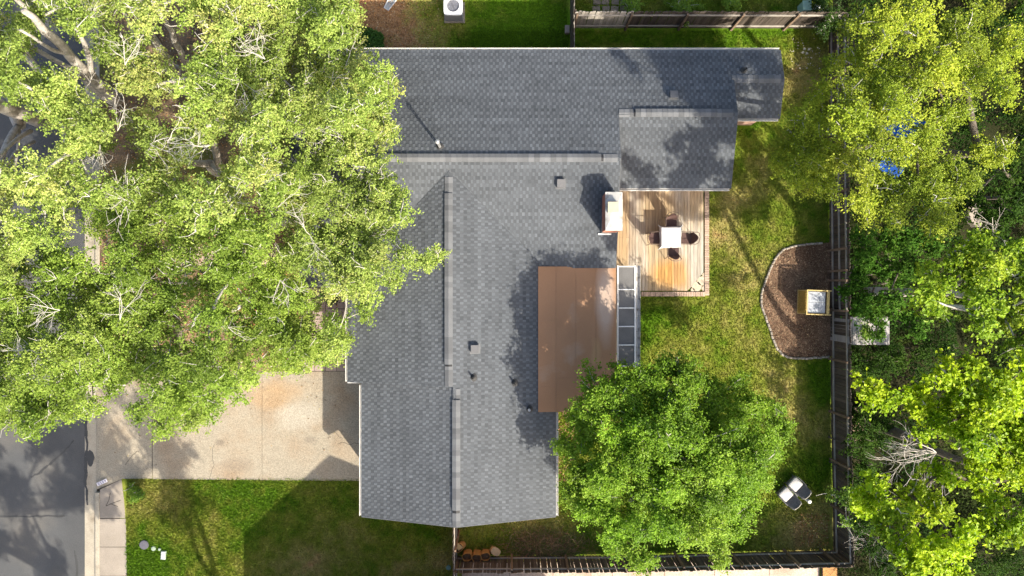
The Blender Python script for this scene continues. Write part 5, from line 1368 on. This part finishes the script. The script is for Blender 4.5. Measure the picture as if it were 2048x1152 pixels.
# ground layer of the wood
g = np.random.default_rng(90); n = 100000
x = g.uniform(14.25, 24, n); y = g.uniform(-14.5, 14.5, n); dens = fbm(x, y, 1.1, 71)
k = dens > .40; x = x[k]; y = y[k]; dens = dens[k]; n = len(x)
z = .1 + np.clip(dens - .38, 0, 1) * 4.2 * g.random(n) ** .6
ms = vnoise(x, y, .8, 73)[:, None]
col = np.where(ms > .5, np.array([[.012, .030, .004]]), np.array([[.022, .034, .006]])) * g.uniform(.5, 1.7, (n, 1))  # leaf colour darkened to stand for shade under the crowns
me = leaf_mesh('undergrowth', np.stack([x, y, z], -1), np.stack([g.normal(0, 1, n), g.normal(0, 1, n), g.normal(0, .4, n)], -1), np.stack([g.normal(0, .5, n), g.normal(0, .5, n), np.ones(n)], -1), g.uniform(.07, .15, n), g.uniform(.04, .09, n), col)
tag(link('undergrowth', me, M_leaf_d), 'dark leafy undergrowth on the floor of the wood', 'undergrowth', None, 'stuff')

# bare, dead branches
r = random.Random(9)
dbp = Vector((*P(1872, 905, 5.6), 5.6))
db = thing('dead_branch', 'bleached dead branch spreading over the dark gap in the yellow green tree', 'branch', dbp)
for k, (tx_, ty_) in enumerate([(1765, 880), (1800, 862), (1780, 930), (1810, 960), (1845, 985), (1795, 905)]):
    e = Vector((*P(tx_, ty_, 5.6), 5.6 + r.uniform(-.4, .5))) - dbp; b = MB()
    twigtree(b, Vector((0, 0, 0)), e, e.length * .85, .024, 3, r, .5); b.build('limb', M_bark, db)
for bpx, bz_, targets, lab in [((1735, 1090), 1.2, [(1738, 1062), (1722, 1080), (1752, 1078), (1715, 1092), (1752, 1110), (1728, 1116)], 'bare grey sapling outside the fence corner'),
                               ((1985, 470), 5.5, [(2020, 448), (2022, 490), (1990, 430)], 'dead grey limb in the dark tree at the edge of the wood')]:
    o3 = Vector((*P(*bpx, bz_), bz_)); db = thing('bare_sapling' if bz_ < 2 else 'dead_branch', lab, 'sapling' if bz_ < 2 else 'branch', o3)
    for t_ in targets:
        e = Vector((*P(*t_, bz_ + 1.2), bz_ + r.uniform(.4, 1.4))) - o3; b = MB(); twigtree(b, Vector((0, 0, 0)), e, e.length * .8, .014, 2, r, .25); b.build('limb', M_bark, db)
    if bz_ < 2: b = MB(); b.tube([(0, 0, -1.2), (.03, .02, -.5), (0, 0, 0)], [.04, .03, .02], 6); b.build('stem', M_bark, db)

# brush pile of dry stalks by the sacks
M_brush = mat('dry_stalk', (1, 1, 1), .9, .2, 5, attr=True)
bp_ = thing('brush_pile', 'heap of dry brown stalks and cut vines beside the paper sacks', 'brush pile', (*P(1090, 1090), 0))
b = MB()
for k in range(420):
    a, c = r.gauss(0, .75), r.gauss(0, .30); z = max(.04, .42 * math.exp(-(a * a / 1.0 + c * c / .2)) * r.uniform(.3, 1.1)); th = r.uniform(0, 6.28); ln = r.uniform(.25, .75)
    d = Vector((math.cos(th), math.sin(th), r.uniform(-.15, .25))); p = Vector((a, c, z)); side = Vector((-d.y, d.x, r.uniform(-.3, .6))) * r.uniform(-.3, .3) * ln
    cc_ = r.choice([(.24, .15, .08), (.34, .23, .12), (.17, .12, .06), (.16, .17, .05), (.30, .16, .09)])
    b.tube([p - d * ln / 2, p + side * .7, p + d * ln * .4 + side * .3], [.011, .010, .005], 4, False, cc_)
o = b.build('stalks', M_brush, bp_, kind='stuff')
n = 5200; g = np.random.default_rng(4); a = g.normal(0, .95, n); c = g.normal(0, .38, n); z = .03 + .38 * np.exp(-(a * a + c * c / .2)) * g.random(n)
col = np.array([[.10, .12, .03], [.20, .13, .06], [.13, .10, .05], [.07, .10, .02]])[g.integers(0, 4, n)] * g.uniform(.6, 1.4, (n, 1))
me = leaf_mesh('dry_leaves', np.stack([a, c, z], -1), g.normal(0, 1, (n, 3)) * [1, 1, .3], np.stack([g.normal(0, .6, n), g.normal(0, .6, n), np.ones(n)], -1), g.uniform(.06, .16, n), g.uniform(.012, .035, n), col)
o = link('dry_leaves', me, M_leaf, bp_); o['kind'] = 'stuff'

# fallen leaves on the neighbouring yard and elsewhere
def litter(label, zone, n, cols, sel=None):
    x = g.uniform(zone[0], zone[1], n); y = g.uniform(zone[2], zone[3], n)
    if sel is not None: k = sel(x, y); x = x[k]; y = y[k]
    n = len(x); col = np.array(cols)[g.integers(0, len(cols), n)] * g.uniform(.6, 1.4, (n, 1))
    o = link('fallen_leaves', scatter_quads(x, y, g.uniform(.012, .05, n), g.uniform(.05, .10, n), g.uniform(.03, .06, n), col, .35), M_litter); tag(o, label, 'fallen leaves', None, 'stuff')
BR = [(.42, .20, .07), (.34, .17, .075), (.46, .26, .11), (.24, .13, .06), (.50, .36, .2)]
litter('orange brown fallen leaves round the splash block', (-8.5, -1.5, 9.8, 13.3), 7000, BR, lambda x, y: g.random(len(x)) < np.clip((-2.2 - x) / 4.0, .02, 1) ** 1.5)
litter('brown fallen leaves under the front yard trees', (-18.0, -7.0, -3.4, 12.8), 14000, BR + [(.35, .29, .22)])
litter('brown leaves caught in the fence corner by the wicker chairs', (12.6, 13.9, -11.4, -9.9), 420, BR)
litter('dead leaves between the garage wall and the round tree', (1.75, 2.9, -8.5, -5.0), 700, [(.22, .09, .06), (.14, .07, .05), (.34, .22, .14)])
litter('pale petals and leaves scattered at the fence corner beyond the end gable', (12.2, 13.6, 9.6, 11.0), 60, [(.7, .66, .55), (.5, .42, .3)])

litter('few dry leaves blown over the driveway below the oak', (-17.5, -7.5, -8.2, -4.0), 170, [(.30, .20, .10), (.40, .32, .16), (.2, .13, .07)], lambda x, y: g.random(len(x)) < np.clip((y + 8.4) / 4, .1, 1))
# shrubs and flowers
SH = [(.06, .12, .012), (.11, .18, .02), (.16, .23, .03)]
for k, (px, py, rp, z, lab, colr) in enumerate([(1362, 8, 38, .7, 'bright green shrub behind the middle of the plank fence', SH), (1262, 8, 20, .5, 'small green shrub at the end of the brown slab path', SH), (1466, -2, 18, .5, 'pale green shrub at the top edge behind the plank fence', SH),
                                      (268, 985, 16, .45, 'small leafy shrub where the pavement meets the driveway', SH), (1665, 40, 34, 1.5, 'dark shrub over the corner of the two plank fences', DARK), (1640, 5, 26, .9, 'dark shrub behind the green utility cabinet', DARK),
                                      (524, 655, 26, 1.0, 'shrub with red flowers by the entry path', [(.50, .04, .035), (.60, .10, .05), (.11, .18, .02)]), (660, 590, 26, 1.0, 'dark shrub by the garage wing wall', DARK), (1735, 660, 18, 1.9, 'leafy sprig over the shed roof', SH)]):
    l = lob(px, py, rp, z)
    tree('shrub', lab, (l[0], l[1]), [l, (l[0] + .12, l[1] - .1, z * .7, l[3] * .8), (l[0] - .15, l[1] + .05, z * .8, l[3] * .7)], colr, leaf=(.085, .05), trunk_r=.03, seed=100 + k, cat='shrub', twig_vis=.05, ntw=24, lpt=60, fork=.3, spread=.09, group='shrubs of the gardens')
M_fl = mat('white_petal', (.78, .76, .66), .7, .08, 20)
for k, (px, py) in enumerate([(1606, 100), (1615, 101), (1603, 107), (1611, 109), (1640, 62), (1643, 71), (1634, 60)]):
    c = P(px, py); t = thing('white_flower', ['white flower clump nearest the end gable', 'white flower clump in the upper pair near the end gable', 'white flower clump in the lower pair near the end gable', 'white flower clump on the lawn nearest the fence by the end gable', 'white flower clump in the shadow of the fence corner', 'lowest white flower clump of the fence corner', 'white flower clump touching the plank fence corner'][k], 'flower', (*c, 0), 0, 'white flowers by the fence corner')
    for q in range(6):
        b = MB(); a = q * 1.05; b.face([(0, 0, .16), (.035 * math.cos(a - .4), .035 * math.sin(a - .4), .17), (.075 * math.cos(a), .075 * math.sin(a), .155), (.035 * math.cos(a + .4), .035 * math.sin(a + .4), .17)]); b.build('petal', M_fl, t)
    b = MB(); b.tube([(0, 0, 0), (0, 0, .16)], .006, 4); b.build('stem', M_grass, t)

# ivy bed beside the far eave
n = 16000; x = g.uniform(-8.4, -5.2, n); y = g.uniform(9.75, 11.7, n); k = ((x + 7.2) / 1.7) ** 2 + ((y - 10.5) / 1.0) ** 2 + .5 * (fbm(x, y, .5, 83) - .5) < 1; x = x[k]; y = y[k]; n = len(x)
col = np.array([[.035, .085, .012]]) * g.uniform(.6, 1.6, (n, 1))
me = leaf_mesh('ivy', np.stack([x, y, .05 + .28 * g.random(n)], -1), g.normal(0, 1, (n, 3)) * [1, 1, .3], np.stack([g.normal(0, .5, n), g.normal(0, .5, n), np.ones(n)], -1), g.uniform(.06, .10, n), g.uniform(.05, .08, n), col)
tag(link('ivy', me, M_leaf), 'bed of dark green ivy at the end of the dry leaves by the far eave', 'ivy', None, 'stuff')

# blue tarpaulin under the tall tree
M_blue = mat('blue_tarpaulin', (.006, .055, .27), .7, .2, 3, spec=.15)
n = 34; V = []
t0 = Vector((*P(1792, 282, .6), 0))
for j in range(n + 1):
    for i in range(n + 1):
        u = (i / n - .5) * 1.7; v_ = (j / n - .5) * 2.8
        hh = .75 * math.exp(-((u / 1.25) ** 4 + (v_ / 1.6) ** 4)) + .16 * float(fbm(np.array(u + 9), np.array(v_), .7, 61)) + .05 * math.sin(5 * u + 2 * v_)
        V.append((u, v_, .05 + hh))
b = MB(); b.poly(V, [(j * (n + 1) + i, j * (n + 1) + i + 1, (j + 1) * (n + 1) + i + 1, (j + 1) * (n + 1) + i) for j in range(n) for i in range(n)])
o = b.build('tarpaulin', M_blue, None, smooth=True, loc=t0); o.rotation_euler = (0, 0, -.5); tag(o, 'blue tarpaulin glimpsed through the tall yellow green tree', 'tarpaulin')
b = MB(); ns = 9; pts = [(.32 * math.cos(6.283 * k / ns) * r.uniform(.8, 1.2), .8 * math.sin(6.283 * k / ns) * r.uniform(.8, 1.2)) for k in range(ns)]
b.prism(pts, 0, .3); o = b.build('pale_rock', M_conc); o.location = (*P(1945, 425, .2), 0); o.rotation_euler = (.1, .15, .4); tag(o, 'pale rock in the dark gap of the wood', 'rock')

# trees south of the frame that dapple the road and driveway
rr = random.Random(8)
for base_, n, lab, R_ in [((-10.2, -16.8), 14, 'oak in the neighbouring front yard below the photograph that dapples the drive', 2.9), ((-14.4, -18.4), 26, 'oak beside the street below the photograph that dapples the road', 4.4)]:
    L = []
    for k in range(n):
        a = rr.uniform(0, 6.28); q = R_ * math.sqrt(rr.random()); L.append((base_[0] + q * math.cos(a), base_[1] + q * math.sin(a) * .8, rr.uniform(6.6, 9.8), rr.uniform(.7, 1.05)))
    tree('oak_tree', lab, base_, L, OAKG, leaf=(.10, .06), trunk_r=.25, seed=150 + n, ntw=14, lpt=90, group='trees south of the frame', twig_vis=.2)
print('LEAVES', NLEAF, 'script bytes ok')
